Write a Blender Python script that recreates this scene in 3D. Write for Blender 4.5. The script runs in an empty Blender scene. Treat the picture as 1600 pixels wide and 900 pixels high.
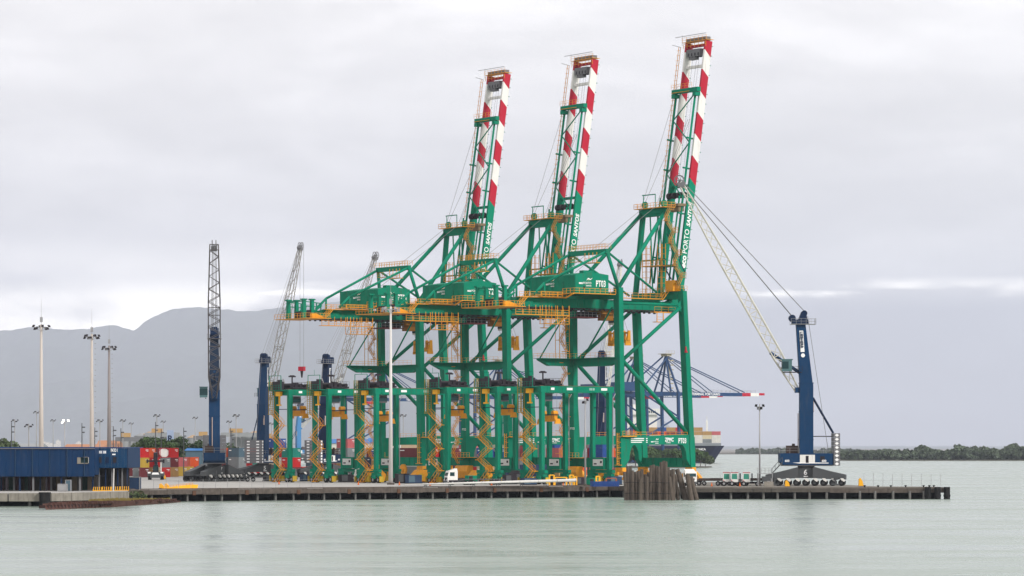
import bpy, math, random
from mathutils import Vector, Matrix
R = math.radians
random.seed(7)
sc = bpy.context.scene
col = sc.collection
# ------------------------------------------------------------------ camera, sky, sun, exposure
FPX, EYE, HOR = 5106.0, 10.1, 700.0          # focal length in photo pixels, eye height above the water, horizon row
cam = bpy.data.objects.new('camera', bpy.data.cameras.new('camera'))
col.objects.link(cam)
cam.location = (0, 0, EYE)
cam.rotation_euler = (R(90), 0, 0)
cam.data.sensor_width = 36.0
cam.data.lens = 36.0 * FPX / 1600.0
cam.data.shift_y = (HOR - 450.0) / 1600.0
cam.data.clip_start = 1.0
cam.data.clip_end = 60000.0
sc.camera = cam
SUN_EL, SUN_AZ = 31.0, 130.0                  # azimuth clockwise from +Y (view direction)
world = bpy.data.worlds.new('World')
sc.world = world
world.use_nodes = True
wt = world.node_tree
for n in list(wt.nodes): wt.nodes.remove(n)
def N(t, typ, **kw):
    n = t.nodes.new(typ)
    for k, v in kw.items(): setattr(n, k, v)
    return n
def sky_nodes():
    t = wt; L = t.links.new
    out = N(t, 'ShaderNodeOutputWorld'); bg = N(t, 'ShaderNodeBackground')
    L(bg.outputs[0], out.inputs[0])
    sky = N(t, 'ShaderNodeTexSky', sky_type='NISHITA')
    sky.sun_disc = False; sky.sun_elevation = R(SUN_EL); sky.sun_rotation = R(SUN_AZ)
    tc = N(t, 'ShaderNodeTexCoord')
    sep = N(t, 'ShaderNodeSeparateXYZ'); L(tc.outputs['Generated'], sep.inputs[0])
    mp = N(t, 'ShaderNodeMapping'); mp.inputs['Scale'].default_value = (1.0, 1.0, 3.6)
    L(tc.outputs['Generated'], mp.inputs[0])
    def noise(scale, detail, rough, loc):
        m2 = N(t, 'ShaderNodeVectorMath', operation='ADD'); m2.inputs[1].default_value = loc
        L(mp.outputs[0], m2.inputs[0])
        n = N(t, 'ShaderNodeTexNoise'); n.inputs['Scale'].default_value = scale
        n.inputs['Detail'].default_value = detail; n.inputs['Roughness'].default_value = rough
        n.inputs['Distortion'].default_value = 0.35
        L(m2.outputs[0], n.inputs['Vector']); return n.outputs['Fac']
    def ramp(inp, stops, interp='EASE'):
        r = N(t, 'ShaderNodeValToRGB'); r.color_ramp.interpolation = interp
        e = r.color_ramp.elements
        while len(e) < len(stops): e.new(0.5)
        for k, (p, c) in enumerate(stops):
            e[k].position = p; e[k].color = (c[0], c[1], c[2], 1) if isinstance(c, tuple) else (c, c, c, 1)
        L(inp, r.inputs[0]); return r.outputs[0]
    def mul(a, b, blend='MULTIPLY', fac=1.0):
        m = N(t, 'ShaderNodeMix', data_type='RGBA', blend_type=blend); m.inputs[0].default_value = fac
        L(a, m.inputs[6]); L(b, m.inputs[7]); return m.outputs[2]
    # overcast deck: paler overhead, greyer towards the horizon, with soft banks
    mr = N(t, 'ShaderNodeMapRange'); mr.inputs[1].default_value = 0.0; mr.inputs[2].default_value = 0.2
    L(sep.outputs[2], mr.inputs[0])
    base = ramp(mr.outputs[0], [(0.0, (0.36, 0.365, 0.41)), (0.212, (0.38, 0.382, 0.42)), (0.245, (0.69, 0.675, 0.672)), (0.40, (0.71, 0.693, 0.688)), (0.60, (0.86, 0.835, 0.825)), (0.75, (0.92, 0.89, 0.875))], 'LINEAR')
    banks = ramp(noise(7.0, 7, 0.55, (0.35, 0.0, 0.2)), [(0.30, 0.85), (0.48, 0.96), (0.64, 1.13)])
    fine = ramp(noise(24.0, 6, 0.62, (1.3, 2.0, 0.4)), [(0.3, 0.95), (0.7, 1.05)])
    deck = mul(mul(base, banks), fine)
    # the thin bright break between the cloud base and the hills
    band = ramp(mr.outputs[0], [(0.15, 0.0), (0.18, 1.0), (0.225, 0.8), (0.265, 0.3), (0.33, 0.0)])
    lean = N(t, 'ShaderNodeMath', operation='MULTIPLY_ADD'); L(sep.outputs[0], lean.inputs[0]); lean.inputs[1].default_value = -0.9; L(noise(9.0, 4, 0.55, (0.62, 0.3, 0.05)), lean.inputs[2])
    gap = ramp(lean.outputs[0], [(0.45, 0.0), (0.68, 1.0)])
    slit = ramp(mr.outputs[0], [(0.226, 0.0), (0.238, 1.0), (0.246, 0.7), (0.262, 0.0)])
    open_ = ramp(noise(13.0, 4, 0.55, (0.1, 0.7, 0.31)), [(0.50, 0.0), (0.60, 1.0)])
    fac = mul(mul(band, gap), mul(slit, open_), 'LIGHTEN')
    glow = N(t, 'ShaderNodeRGB'); glow.outputs[0].default_value = (2.1, 2.0, 1.82, 1)
    mm = N(t, 'ShaderNodeMix', data_type='RGBA'); L(fac, mm.inputs[0]); L(deck, mm.inputs[6]); L(glow.outputs[0], mm.inputs[7])
    # a little of the physical sky filters through the deck
    sk = N(t, 'ShaderNodeMix', data_type='RGBA', blend_type='MULTIPLY'); sk.inputs[0].default_value = 1.0
    L(sky.outputs[0], sk.inputs[6]); sk.inputs[7].default_value = (0.004, 0.004, 0.004, 1)
    ad = mul(mm.outputs[2], sk.outputs[2], 'ADD')
    L(ad, bg.inputs[0]); bg.inputs[1].default_value = 0.62
sky_nodes()
sun = bpy.data.objects.new('sun', bpy.data.lights.new('sun', 'SUN'))
col.objects.link(sun)
sun.data.energy = 1.5; sun.data.angle = R(12); sun.data.color = (1.0, 0.965, 0.91)
sd = Vector((math.sin(R(SUN_AZ)) * math.cos(R(SUN_EL)), math.cos(R(SUN_AZ)) * math.cos(R(SUN_EL)), math.sin(R(SUN_EL))))
sun.rotation_euler = sd.to_track_quat('Z', 'Y').to_euler()
sc.view_settings.view_transform = 'Standard'
sc.view_settings.look = 'None'
sc.view_settings.exposure = 0.93
sc.view_settings.gamma = 1.0
sc.view_settings.use_curve_mapping = False
sc.cycles.max_bounces = 4
sc.cycles.diffuse_bounces = 2
sc.cycles.glossy_bounces = 2
sc.cycles.volume_bounces = 1
sc.cycles.use_denoising = True

# ------------------------------------------------------------------ helpers
QZ = 2.3                                      # quay level above the water
CA, SA = math.cos(R(35)), math.sin(R(35))
W = Vector((CA, SA, 0)); RR = Vector((-SA, CA, 0))   # across the rails (to the water), along the rails (away)
def PX(x, Y): return (x - 800.0) / FPX * Y
def PZ(y, Y): return EYE + (HOR - y) / FPX * Y
def AT(x, y, Y): return Vector((PX(x, Y), Y, PZ(y, Y)))
def V(*a): return Vector(a)

_mats = {}
def mat(name, c, rough=0.5, metal=0.0, var=0.12, scale=0.5, streak=True, dscale=1.1, bump=0.0, dirt=(0.10, 0.085, 0.07), dirtamt=0.25, emit=None, spec=0.15):
    if name in _mats: return _mats[name]
    m = bpy.data.materials.new(name); m.use_nodes = True
    t = m.node_tree; L = t.links.new
    b = t.nodes['Principled BSDF']
    b.inputs['Roughness'].default_value = rough; b.inputs['Metallic'].default_value = metal
    b.inputs['Specular IOR Level'].default_value = spec
    g = N(t, 'ShaderNodeNewGeometry')
    n1 = N(t, 'ShaderNodeTexNoise'); n1.inputs['Scale'].default_value = scale; n1.inputs['Detail'].default_value = 5
    L(g.outputs['Position'], n1.inputs['Vector'])
    mx = N(t, 'ShaderNodeMix', data_type='RGBA')
    mx.inputs[6].default_value = (*[max(0, v * (1 - var)) for v in c], 1)
    mx.inputs[7].default_value = (*[min(1, v * (1 + var)) for v in c], 1)
    L(n1.outputs['Fac'], mx.inputs[0])
    res = mx.outputs[2]
    if dirtamt > 0:
        mp = N(t, 'ShaderNodeMapping'); mp.inputs['Scale'].default_value = (1.6, 1.6, 0.16 if streak else 1.6)
        L(g.outputs['Position'], mp.inputs[0])
        n2 = N(t, 'ShaderNodeTexNoise'); n2.inputs['Scale'].default_value = dscale; n2.inputs['Detail'].default_value = 6; n2.inputs['Roughness'].default_value = 0.65
        L(mp.outputs[0], n2.inputs['Vector'])
        rp = N(t, 'ShaderNodeValToRGB'); rp.color_ramp.elements[0].position = 0.52; rp.color_ramp.elements[0].color = (0, 0, 0, 1)
        rp.color_ramp.elements[1].position = 0.80; rp.color_ramp.elements[1].color = (dirtamt,) * 3 + (1,)
        L(n2.outputs['Fac'], rp.inputs[0])
        m2 = N(t, 'ShaderNodeMix', data_type='RGBA'); L(rp.outputs[0], m2.inputs[0]); L(res, m2.inputs[6]); m2.inputs[7].default_value = (*dirt, 1)
        res = m2.outputs[2]
    L(res, b.inputs['Base Color'])
    if bump > 0:
        n3 = N(t, 'ShaderNodeTexNoise'); n3.inputs['Scale'].default_value = 3.0; n3.inputs['Detail'].default_value = 6
        L(g.outputs['Position'], n3.inputs['Vector'])
        bp = N(t, 'ShaderNodeBump'); bp.inputs['Strength'].default_value = 0.6; bp.inputs['Distance'].default_value = bump
        L(n3.outputs['Fac'], bp.inputs['Height']); L(bp.outputs[0], b.inputs['Normal'])
    if emit:
        b.inputs['Emission Color'].default_value = (*emit[0], 1); b.inputs['Emission Strength'].default_value = emit[1]
    _mats[name] = m
    return m
GREEN = mat('green crane paint', (0.0008, 0.20, 0.118), 0.6, var=0.16, dirt=(0.075, 0.055, 0.03), dirtamt=0.55, spec=0.05)
GREEN2 = mat('green boom paint', (0.0008, 0.215, 0.125), 0.6, var=0.08, spec=0.05)
ORANGE = mat('orange yellow paint', (0.74, 0.315, 0.02), 0.5, var=0.22, dirtamt=0.45)
YELLOW = mat('yellow plastic', (0.85, 0.42, 0.02), 0.5)
RED = mat('signal red paint', (0.44, 0.012, 0.035), 0.45, var=0.08)
WHITE = mat('white paint', (0.74, 0.73, 0.70), 0.45, var=0.06, dirtamt=0.35)
LETTER = mat('white lettering', (0.85, 0.85, 0.85), 0.6, var=0.02, dirtamt=0.0)
DARK = mat('dark machinery steel', (0.022, 0.018, 0.024), 0.5, var=0.4, scale=1.2)
BLACK = mat('black rubber', (0.012, 0.012, 0.013), 0.75, var=0.2)
STEEL = mat('grey galvanised steel', (0.33, 0.33, 0.34), 0.45, 0.2)
ROPE = mat('steel wire rope', (0.22, 0.22, 0.23), 0.6)
NAVY = mat('blue harbour crane paint', (0.002, 0.036, 0.105), 0.5, var=0.14)
NAVYD = mat('deep blue harbour crane paint', (0.002, 0.016, 0.055), 0.5, var=0.14)
CREAM = mat('cream boom paint', (0.62, 0.60, 0.53), 0.55)
GREY = mat('dark grey chassis paint', (0.075, 0.08, 0.085), 0.5)
MGREY = mat('counterweight grey paint', (0.16, 0.16, 0.17), 0.6)
GLASS = mat('tinted cab glass', (0.02, 0.05, 0.055), 0.08, var=0.1, dirtamt=0.0)
MASTW = mat('pale mast paint', (0.62, 0.60, 0.58), 0.5, var=0.05, dirtamt=0.2)
CONC = mat('weathered concrete', (0.095, 0.078, 0.068), 0.85, var=0.6, scale=1.3, dscale=1.6, bump=0.05, dirt=(0.05, 0.04, 0.03), dirtamt=0.75)
DECK = mat('quay deck concrete', (0.37, 0.36, 0.345), 0.85, var=0.18, scale=0.12, streak=False, dirtamt=0.35)
PILEC = mat('barnacled concrete pile', (0.15, 0.145, 0.14), 0.9, var=0.5, scale=2.0, bump=0.05, dirt=(0.02, 0.02, 0.02), dirtamt=0.8)
WOOD = mat('grey weathered timber', (0.105, 0.085, 0.07), 0.9, var=0.4, scale=1.5, bump=0.08, dirt=(0.035, 0.028, 0.024), dirtamt=0.8)
SHEDB = mat('blue sheet cladding', (0.001, 0.026, 0.085), 0.55, var=0.18)
RUST = mat('rusty hull steel', (0.075, 0.035, 0.028), 0.85, var=0.5, scale=0.8, bump=0.1, dirt=(0.015, 0.012, 0.012), dirtamt=0.8)

class MB:
    """collects shapes for one mesh"""
    def __init__(s): s.v = []; s.f = []; s.m = []; s.mi = 0
    def add(s, vs, fs):
        o = len(s.v); s.v += [tuple(p) for p in vs]
        s.f += [tuple(o + i for i in f) for f in fs]; s.m += [s.mi] * len(fs); return s
    def mat(s, i): s.mi = i; return s
    def box(s, x0, x1, y0, y1, z0, z1):
        return s.add([(x0, y0, z0), (x1, y0, z0), (x1, y1, z0), (x0, y1, z0), (x0, y0, z1), (x1, y0, z1), (x1, y1, z1), (x0, y1, z1)],
                     [(0, 3, 2, 1), (4, 5, 6, 7), (0, 1, 5, 4), (1, 2, 6, 5), (2, 3, 7, 6), (3, 0, 4, 7)])
    def hexa(s, p, q):   # two 4-point loops, bottom and top
        return s.add(list(p) + list(q), [(0, 3, 2, 1), (4, 5, 6, 7), (0, 1, 5, 4), (1, 2, 6, 5), (2, 3, 7, 6), (3, 0, 4, 7)])
    def frustum(s, c0, a0, b0, c1, a1, b1):   # box column from c0 (size a0 x b0) to c1
        f = lambda c, a, b: [(c[0] - a / 2, c[1] - b / 2, c[2]), (c[0] + a / 2, c[1] - b / 2, c[2]), (c[0] + a / 2, c[1] + b / 2, c[2]), (c[0] - a / 2, c[1] + b / 2, c[2])]
        return s.hexa(f(c0, a0, b0), f(c1, a1, b1))
    def bar(s, p, q, a, b=None, up=(0, 0, 1)):   # rectangular bar from p to q
        b = b or a; p = Vector(p); q = Vector(q); d = (q - p).normalized(); u = Vector(up)
        if abs(d.dot(u)) > 0.98: u = Vector((0, 1, 0))
        x = d.cross(u).normalized(); y = x.cross(d).normalized()
        l = lambda c: [c - x * a / 2 - y * b / 2, c + x * a / 2 - y * b / 2, c + x * a / 2 + y * b / 2, c - x * a / 2 + y * b / 2]
        return s.hexa(l(p), l(q))
    def tube(s, p, q, r, r1=None, n=8, caps=True):
        r1 = r if r1 is None else r1; p = Vector(p); q = Vector(q); d = (q - p).normalized()
        u = Vector((0, 0, 1)) if abs(d.z) < 0.95 else Vector((1, 0, 0))
        x = d.cross(u).normalized(); y = x.cross(d)
        vs = []
        for c, rr in ((p, r), (q, r1)):
            for k in range(n):
                a = 2 * math.pi * k / n; vs.append(c + x * (math.cos(a) * rr) + y * (math.sin(a) * rr))
        fs = [(k, (k + 1) % n, n + (k + 1) % n, n + k) for k in range(n)]
        if caps: fs += [tuple(range(n))[::-1], tuple(range(n, 2 * n))]
        return s.add(vs, fs)
    def path(s, pts, r, n=6):
        for a, b in zip(pts, pts[1:]): s.tube(a, b, r, n=n)
        return s
    def prism(s, poly, y0, y1):   # polygon in x,z extruded along y
        n = len(poly)
        vs = [(x, y0, z) for x, z in poly] + [(x, y1, z) for x, z in poly]
        return s.add(vs, [tuple(range(n)), tuple(range(2 * n - 1, n - 1, -1))] + [(k, n + k, n + (k + 1) % n, (k + 1) % n) for k in range(n)])
    def prismz(s, poly, z0, z1):  # polygon in x,y extruded along z
        n = len(poly)
        vs = [(x, y, z0) for x, y in poly] + [(x, y, z1) for x, y in poly]
        return s.add(vs, [tuple(range(n))[::-1], tuple(range(n, 2 * n))] + [(k, (k + 1) % n, n + (k + 1) % n, n + k) for k in range(n)])
    def rail(s, pts, h=1.1, sp=2.0, r=0.045, mid=True):
        r *= 0.62
        pts = [Vector(p) for p in pts]
        for a, b in zip(pts, pts[1:]):
            n = max(1, round((b - a).length / sp))
            for k in range(n + 1):
                p = a.lerp(b, k / n); s.bar(p, p + V(0, 0, h), r * 2)
            for z in ((h, h * 0.5) if mid else (h,)): s.bar(a + V(0, 0, z), b + V(0, 0, z), r * 2)
        return s
    def flight(s, a, b, side, w=0.8, steps=7, st=0.16):   # stair flight from a to b, width along the vector side
        a = Vector(a); b = Vector(b); sd_ = Vector(side).normalized() * w
        for o in (Vector((0, 0, 0)), sd_):
            s.bar(a + o, b + o, st * 0.38, st)
            s.bar(a + o + V(0, 0, 1.0), b + o + V(0, 0, 1.0), 0.06)
            for k in range(4): p = a.lerp(b, k / 3) + o; s.bar(p, p + V(0, 0, 1.0), 0.05)
        for k in range(steps):
            p = a.lerp(b, (k + 0.5) / steps); s.bar(p, p + sd_, 0.2, 0.04)
        return s
    def build(s, name, m, parent=None, loc=None, rz=0.0, smooth=False, mats=None):
        me = bpy.data.meshes.new(name); me.from_pydata(s.v, [], s.f); me.update()
        for k in (mats or [m]): me.materials.append(k)
        if mats: me.polygons.foreach_set('material_index', s.m)
        if smooth:
            me.polygons.foreach_set('use_smooth', [True] * len(me.polygons))
        o = bpy.data.objects.new(name, me); col.objects.link(o)
        if parent: o.parent = parent
        if loc is not None: o.location = loc
        if rz: o.rotation_euler = (0, 0, rz)
        return o
def tag(o, label=None, cat=None, group=None, kind=None):
    for k, v in (('label', label), ('category', cat), ('group', group), ('kind', kind)):
        if v: o[k] = v
    return o
def thing(name, label, cat, loc=(0, 0, 0), rz=0.0, group=None):
    o = bpy.data.objects.new(name, None); col.objects.link(o); o.empty_display_size = 0.5
    o.location = loc; o.rotation_euler = (0, 0, rz)
    return tag(o, label, cat, group)
def kids(o): return [c for c in col.objects if c.parent == o]
def copy_tree(o, parent=None, skip=()):
    c = o.copy(); col.objects.link(c); c.parent = parent
    for ch in o.children:
        if ch.name.split('.')[0] not in skip: copy_tree(ch, c, skip)
    return c
_tc = {}
def text(name, s, size, m, parent, M, bold=0.0, shear=0.0, align='LEFT', thick=0.02):
    key = (s, size, bold, shear, align, m.name)
    if key not in _tc:
        cu = bpy.data.curves.new('lettering', 'FONT'); cu.body = s; cu.size = size; cu.offset = bold; cu.shear = shear
        cu.align_x = align; cu.extrude = thick; cu.resolution_u = 3
        ob = bpy.data.objects.new('tmp', cu); col.objects.link(ob)
        me = bpy.data.meshes.new_from_object(ob.evaluated_get(bpy.context.evaluated_depsgraph_get()))
        bpy.data.objects.remove(ob); me.materials.clear(); me.materials.append(m); _tc[key] = me
    o = bpy.data.objects.new(name, _tc[key]); col.objects.link(o); o.parent = parent; o.matrix_local = M
    return o
def frame(X, Y, loc):   # local matrix from text x axis, text up axis and location
    X = Vector(X).normalized(); Y = Vector(Y).normalized(); Z = X.cross(Y)
    M = Matrix((X, Y, Z)).transposed().to_4x4(); M.translation = Vector(loc); return M
FRONT = ((1, 0, 0), (0, 0, 1))     # lettering on a face that looks along -y
ORD = ['first', 'second', 'third', 'fourth', 'fifth', 'sixth', 'seventh', 'eighth', 'ninth', 'tenth', 'eleventh', 'twelfth', 'thirteenth', 'fourteenth', 'fifteenth', 'sixteenth', 'seventeenth', 'eighteenth']
LANDS = ((0, -1, 0), (0, 0, 1))    # lettering on a face that looks along -x
# ------------------------------------------------------------------ the setting
def water_mat():
    m = bpy.data.materials.new('harbour water'); m.use_nodes = True
    t = m.node_tree; L = t.links.new; b = t.nodes['Principled BSDF']
    b.inputs['Base Color'].default_value = (0.23, 0.285, 0.245, 1)
    b.inputs['Roughness'].default_value = 0.2; b.inputs['IOR'].default_value = 1.33
    g = N(t, 'ShaderNodeNewGeometry')
    def nz(sc_, vec, d=4, ro=0.55):
        mp = N(t, 'ShaderNodeMapping'); mp.inputs['Scale'].default_value = vec; L(g.outputs['Position'], mp.inputs[0])
        n = N(t, 'ShaderNodeTexNoise'); n.inputs['Scale'].default_value = sc_; n.inputs['Detail'].default_value = d; n.inputs['Roughness'].default_value = ro
        L(mp.outputs[0], n.inputs['Vector']); return n.outputs['Fac']
    # wind patches: long across the view, short in depth, decide how rough the surface is
    pn = nz(1.0, (1 / 46.0, 1 / 19.0, 1), 5, 0.6)
    patch = N(t, 'ShaderNodeValToRGB'); patch.color_ramp.elements[0].position = 0.40; patch.color_ramp.elements[1].position = 0.62
    patch.color_ramp.elements[0].color = (0.3, 0.3, 0.3, 1); patch.color_ramp.elements[1].color = (1, 1, 1, 1)
    L(pn, patch.inputs[0])
    big = N(t, 'ShaderNodeValToRGB'); big.color_ramp.elements[0].position = 0.38; big.color_ramp.elements[1].position = 0.60
    big.color_ramp.elements[0].color = (0.55, 0.55, 0.55, 1); big.color_ramp.elements[1].color = (1, 1, 1, 1)
    L(nz(1.0, (1 / 70.0, 1 / 110.0, 1), 3, 0.5), big.inputs[0])
    rg = N(t, 'ShaderNodeMapRange'); rg.inputs[3].default_value = 0.13; rg.inputs[4].default_value = 0.30
    L(patch.outputs[0], rg.inputs[0]); L(rg.outputs[0], b.inputs['Roughness'])
    pm = N(t, 'ShaderNodeMath', operation='MULTIPLY'); L(patch.outputs[0], pm.inputs[0]); L(big.outputs[0], pm.inputs[1])
    a1 = N(t, 'ShaderNodeMath', operation='MULTIPLY'); L(nz(0.8, (0.8, 1.0, 1)), a1.inputs[0]); L(pm.outputs[0], a1.inputs[1])
    a2 = N(t, 'ShaderNodeMath', operation='MULTIPLY_ADD'); L(nz(0.11, (0.7, 1.0, 1), 4), a2.inputs[0]); a2.inputs[1].default_value = 2.2; L(a1.outputs[0], a2.inputs[2])
    bp = N(t, 'ShaderNodeBump'); bp.inputs['Strength'].default_value = 0.9; bp.inputs['Distance'].default_value = 0.34
    L(a2.outputs[0], bp.inputs['Height']); L(bp.outputs[0], b.inputs['Normal'])
    return m
wb = MB()
ys = [-300, 200, 400, 550, 700, 1000, 2000, 5000, 46000]
xs = [-18500, -2000, -300, 0, 300, 2000, 18500]
vs = [(x, y, 0) for y in ys for x in xs]; nx = len(xs)
wb.add(vs, [(j * nx + i, j * nx + i + 1, (j + 1) * nx + i + 1, (j + 1) * nx + i) for j in range(len(ys) - 1) for i in range(nx - 1)])
tag(wb.build('water', water_mat()), kind='structure')

# main quay: its edge runs across the rails, 35 degrees to the picture
def qline(px, Y): return V(PX(px, Y), Y, 0)
E0 = qline(300, 617.0)                       # a point of the quay edge
def qe(t): return E0 + W * t                 # along the edge
tR = 98.0                                    # corner of the berth
cor = qe(tR)
tL = -17.0
LEFTW = qe(tL)
cor2 = V(24.5, 737.0, 0) + W * 23.5            # berth edge beside the waterside rail
TIP = V(36.0, 652.0, 0)
dk = MB().prismz([(p.x, p.y) for p in (LEFTW, cor, TIP, cor2, cor2 + RR * 330, LEFTW + RR * 420)], QZ - 0.95, QZ)
quay = tag(dk.build('quay_deck', DECK), kind='structure')
# land behind
ln = MB()
pts = [LEFTW + RR * 420, cor2 + RR * 330, cor2 + RR * 900, V(-330, 2200, 0), V(-150, 4200, 0), V(900, 7500, 0), V(8500, 25000, 0), V(-9500, 25000, 0), V(-9500, 700, 0), V(-260, 640, 0), LEFTW]
ln.prismz([(p.x, p.y) for p in pts], 0.3, QZ - 0.02)
tag(ln.build('ground', mat('yard ground', (0.20, 0.19, 0.175), 0.9, var=0.35, scale=0.02, streak=False)), kind='structure')
# edge beam, fender strip, piles, dark revetment behind the piles
eb = MB(); nseg = 30
for k in range(nseg):
    a = qe(tL + (tR - tL) * k / nseg + 0.02); b_ = qe(tL + (tR - tL) * (k + 1) / nseg - 0.02)
    o = MB(); j_ = random.uniform(-0.06, 0.05); o.bar(a + V(0, 0, QZ - 0.45 + j_) + RR * -0.1, b_ + V(0, 0, QZ - 0.45 + j_) + RR * (-0.1 + random.uniform(-.04, .04)), 0.5, 0.98 + random.uniform(-.1, .12))
    if k % 3 == 1: MB().box(-0.35, 0.35, -0.5, -0.3, -0.6, 0.25).build('tie_plate', _mats.get('rust plate') or mat('rust plate', (0.10, 0.05, 0.03), 0.8), quay, loc=a.lerp(b_, 0.5) + V(0, 0, QZ - 0.5), rz=R(35))
    o.build('edge_beam', CONC, quay)
k = 0; t_ = tL + 1.0
while t_ < tR:
    p = qe(t_) + RR * (0.5 + 0.25 * random.random())
    MB().tube(p + V(0, 0, -1.5), p + V(0, 0, QZ - 0.93), 0.2 + 0.06 * random.random(), n=10).build('pile', PILEC, quay, smooth=False)
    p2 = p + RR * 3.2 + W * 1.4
    MB().tube(p2 + V(0, 0, -1.5), p2 + V(0, 0, QZ - 0.93), 0.2, n=8).build('pile', _mats.get('shaded rear pile') or mat('shaded rear pile', (0.035, 0.033, 0.03), 0.9), quay)  # rear row: darker copy of the pile colour, under-deck shade painted in
    t_ += 3.75 + random.uniform(-0.35, 0.35)
a = LEFTW + RR * 9; b_ = cor + RR * 9
MB().bar(a + V(0, 0, 0.4), b_ + V(0, 0, 0.4), 0.6, 3.2).build('revetment', mat('shade black revetment', (0.008, 0.008, 0.01), 0.9), quay)  # near-black colour stands for the deep shade under the deck
MB().bar(cor + V(0.5, 9.5, 0.4), TIP + V(2, 9.5, 0.4), 0.6, 3.2).build('revetment', _mats['shade black revetment'], quay)
MB().bar(TIP + V(2, 9, 0.4), cor2 + V(-6, 0, 0.4), 0.6, 3.2).build('revetment', _mats['shade black revetment'], quay)
MB().bar(cor2 + V(-6, 0, 0.4), cor2 + V(-6, 0, 0.4) + RR * 330, 0.6, 3.2).build('revetment', _mats['shade black revetment'], quay)
for k in range(6):
    p, q = cor.lerp(TIP, k / 6 + 0.003), cor.lerp(TIP, (k + 1) / 6 - 0.003)
    MB().bar(p + V(0, -0.1, QZ - 0.45), q + V(0, -0.1, QZ - 0.45), 0.5, 0.98).build('edge_beam', CONC, quay)
    MB().tube(p + V(0.3, 0.7, -1.5), p + V(0.3, 0.7, QZ - 0.93), 0.22, n=10).build('pile', PILEC, quay)
for k in range(40):
    p = cor2 - W * 0.6 + RR * (3 + k * 5.0)
    MB().tube(p + V(0, 0, -1.5), p + V(0, 0, QZ - 0.93), 0.3, n=8).build('pile', PILEC, quay)
# thin joints of the deck slabs: recessed dark strips are built as slightly proud kerb lines near the edge
MB().bar(qe(tL) + RR * 0.8 + V(0, 0, QZ + 0.1), qe(tR) + RR * 0.8 + V(0, 0, QZ + 0.1), 0.3, 0.2).build('kerb', CONC, quay)

brown = mat('worn brown paving', (0.13, 0.105, 0.09), 0.9, var=0.5, scale=0.6, streak=False, dirt=(0.04, 0.03, 0.025), dirtamt=0.8)
for k in range(18):      # worn paving slabs behind the edge, the older half of the quay
    p = qe(44 + k * 3.0); q = qe(46.96 + k * 3.0)
    MB().prismz([(v.x, v.y) for v in (p + RR * 0.95, q + RR * 0.95, q + RR * 7.5, p + RR * 7.5)], QZ - 0.05, QZ + 0.006 + random.uniform(0, 0.05)).build('paving_slab', brown, quay)
# finger pier on the right
FY = 645.0
fx0, fx1 = PX(1070, FY), PX(1479, FY)
fp = MB().prismz([(fx0 - 2, FY), (fx1, FY + 1.5), (fx1, FY + 15), (fx1 - 11, FY + 20), (fx1 - 15, FY + 48), (cor2.x + 2.2, cor2.y + 1.5), (fx0, FY + 50)], QZ - 0.75, QZ - 0.004)
pier = tag(fp.build('finger_pier', mat('pier deck concrete', (0.20, 0.185, 0.165), 0.9, var=0.4, scale=0.3, dirtamt=0.6, streak=False)), 'dark concrete finger pier carrying the large blue crane at the water', 'pier')
n = 14
for k in range(n):
    x0 = fx0 - 2 + (fx1 - fx0 + 2) * k / n; x1 = fx0 - 2 + (fx1 - fx0 + 2) * (k + 1) / n
    m_ = CONC if k >= 8 else mat('stained dark concrete', (0.085, 0.075, 0.066), 0.9, var=0.5, scale=0.7, bump=0.06, dirt=(0.02, 0.017, 0.015), dirtamt=0.85)
    y0 = FY + 1.5 * (x0 - fx0 + 2) / (fx1 - fx0 + 2); y1 = FY + 1.5 * (x1 - fx0 + 2) / (fx1 - fx0 + 2)
    MB().bar((x0 + 0.03, y0 - 0.1, QZ - 0.62), (x1 - 0.03, y1 - 0.1, QZ - 0.62), 0.4, 0.5 + (0.35 if k >= 8 else 0.12)).build('edge_beam', m_, pier)
    MB().bar((x0 + 0.03, y0 + 0.12, QZ - 0.1), (x1 - 0.03, y1 + 0.12, QZ - 0.1), 0.5, 0.32).build('kerb', mat('dark kerb concrete', (0.13, 0.115, 0.10), 0.9, var=0.4, dirtamt=0.6), pier)
k = 0; x = fx0 - 1
while x < fx1 - 1:
    MB().tube((x, FY + 0.9, -1.5), (x, FY + 0.9, QZ - 0.7), 0.26, n=10).build('pile', PILEC, pier)
    x += 3.1 + random.uniform(-0.5, 0.5)
MB().box(fx0 - 1, fx1 - 1.0, FY + 7, FY + 7.6, -1.2, QZ - 0.76).build('revetment', _mats['shade black revetment'], pier)
MB().box(fx1 - 1.6, fx1 - 1.0, FY + 7.6, FY + 14, -1.2, QZ - 0.76).build('revetment', _mats['shade black revetment'], pier)
for k in range(3):   # rubber fenders on the end of the pier
    xx = fx1 - 3.6 + k * 1.9
    MB().tube((xx, FY + 0.9 - 0.4 * (k < 2), -0.2), (xx, FY + 0.9 - 0.4 * (k < 2), QZ + 0.1), 0.62, n=14).tube((xx, FY + 0.9 - 0.4 * (k < 2), 0.5), (xx, FY + 0.9 - 0.4 * (k < 2), 0.9), 0.7, n=14).build('rubber_fender', BLACK, pier)

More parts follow.
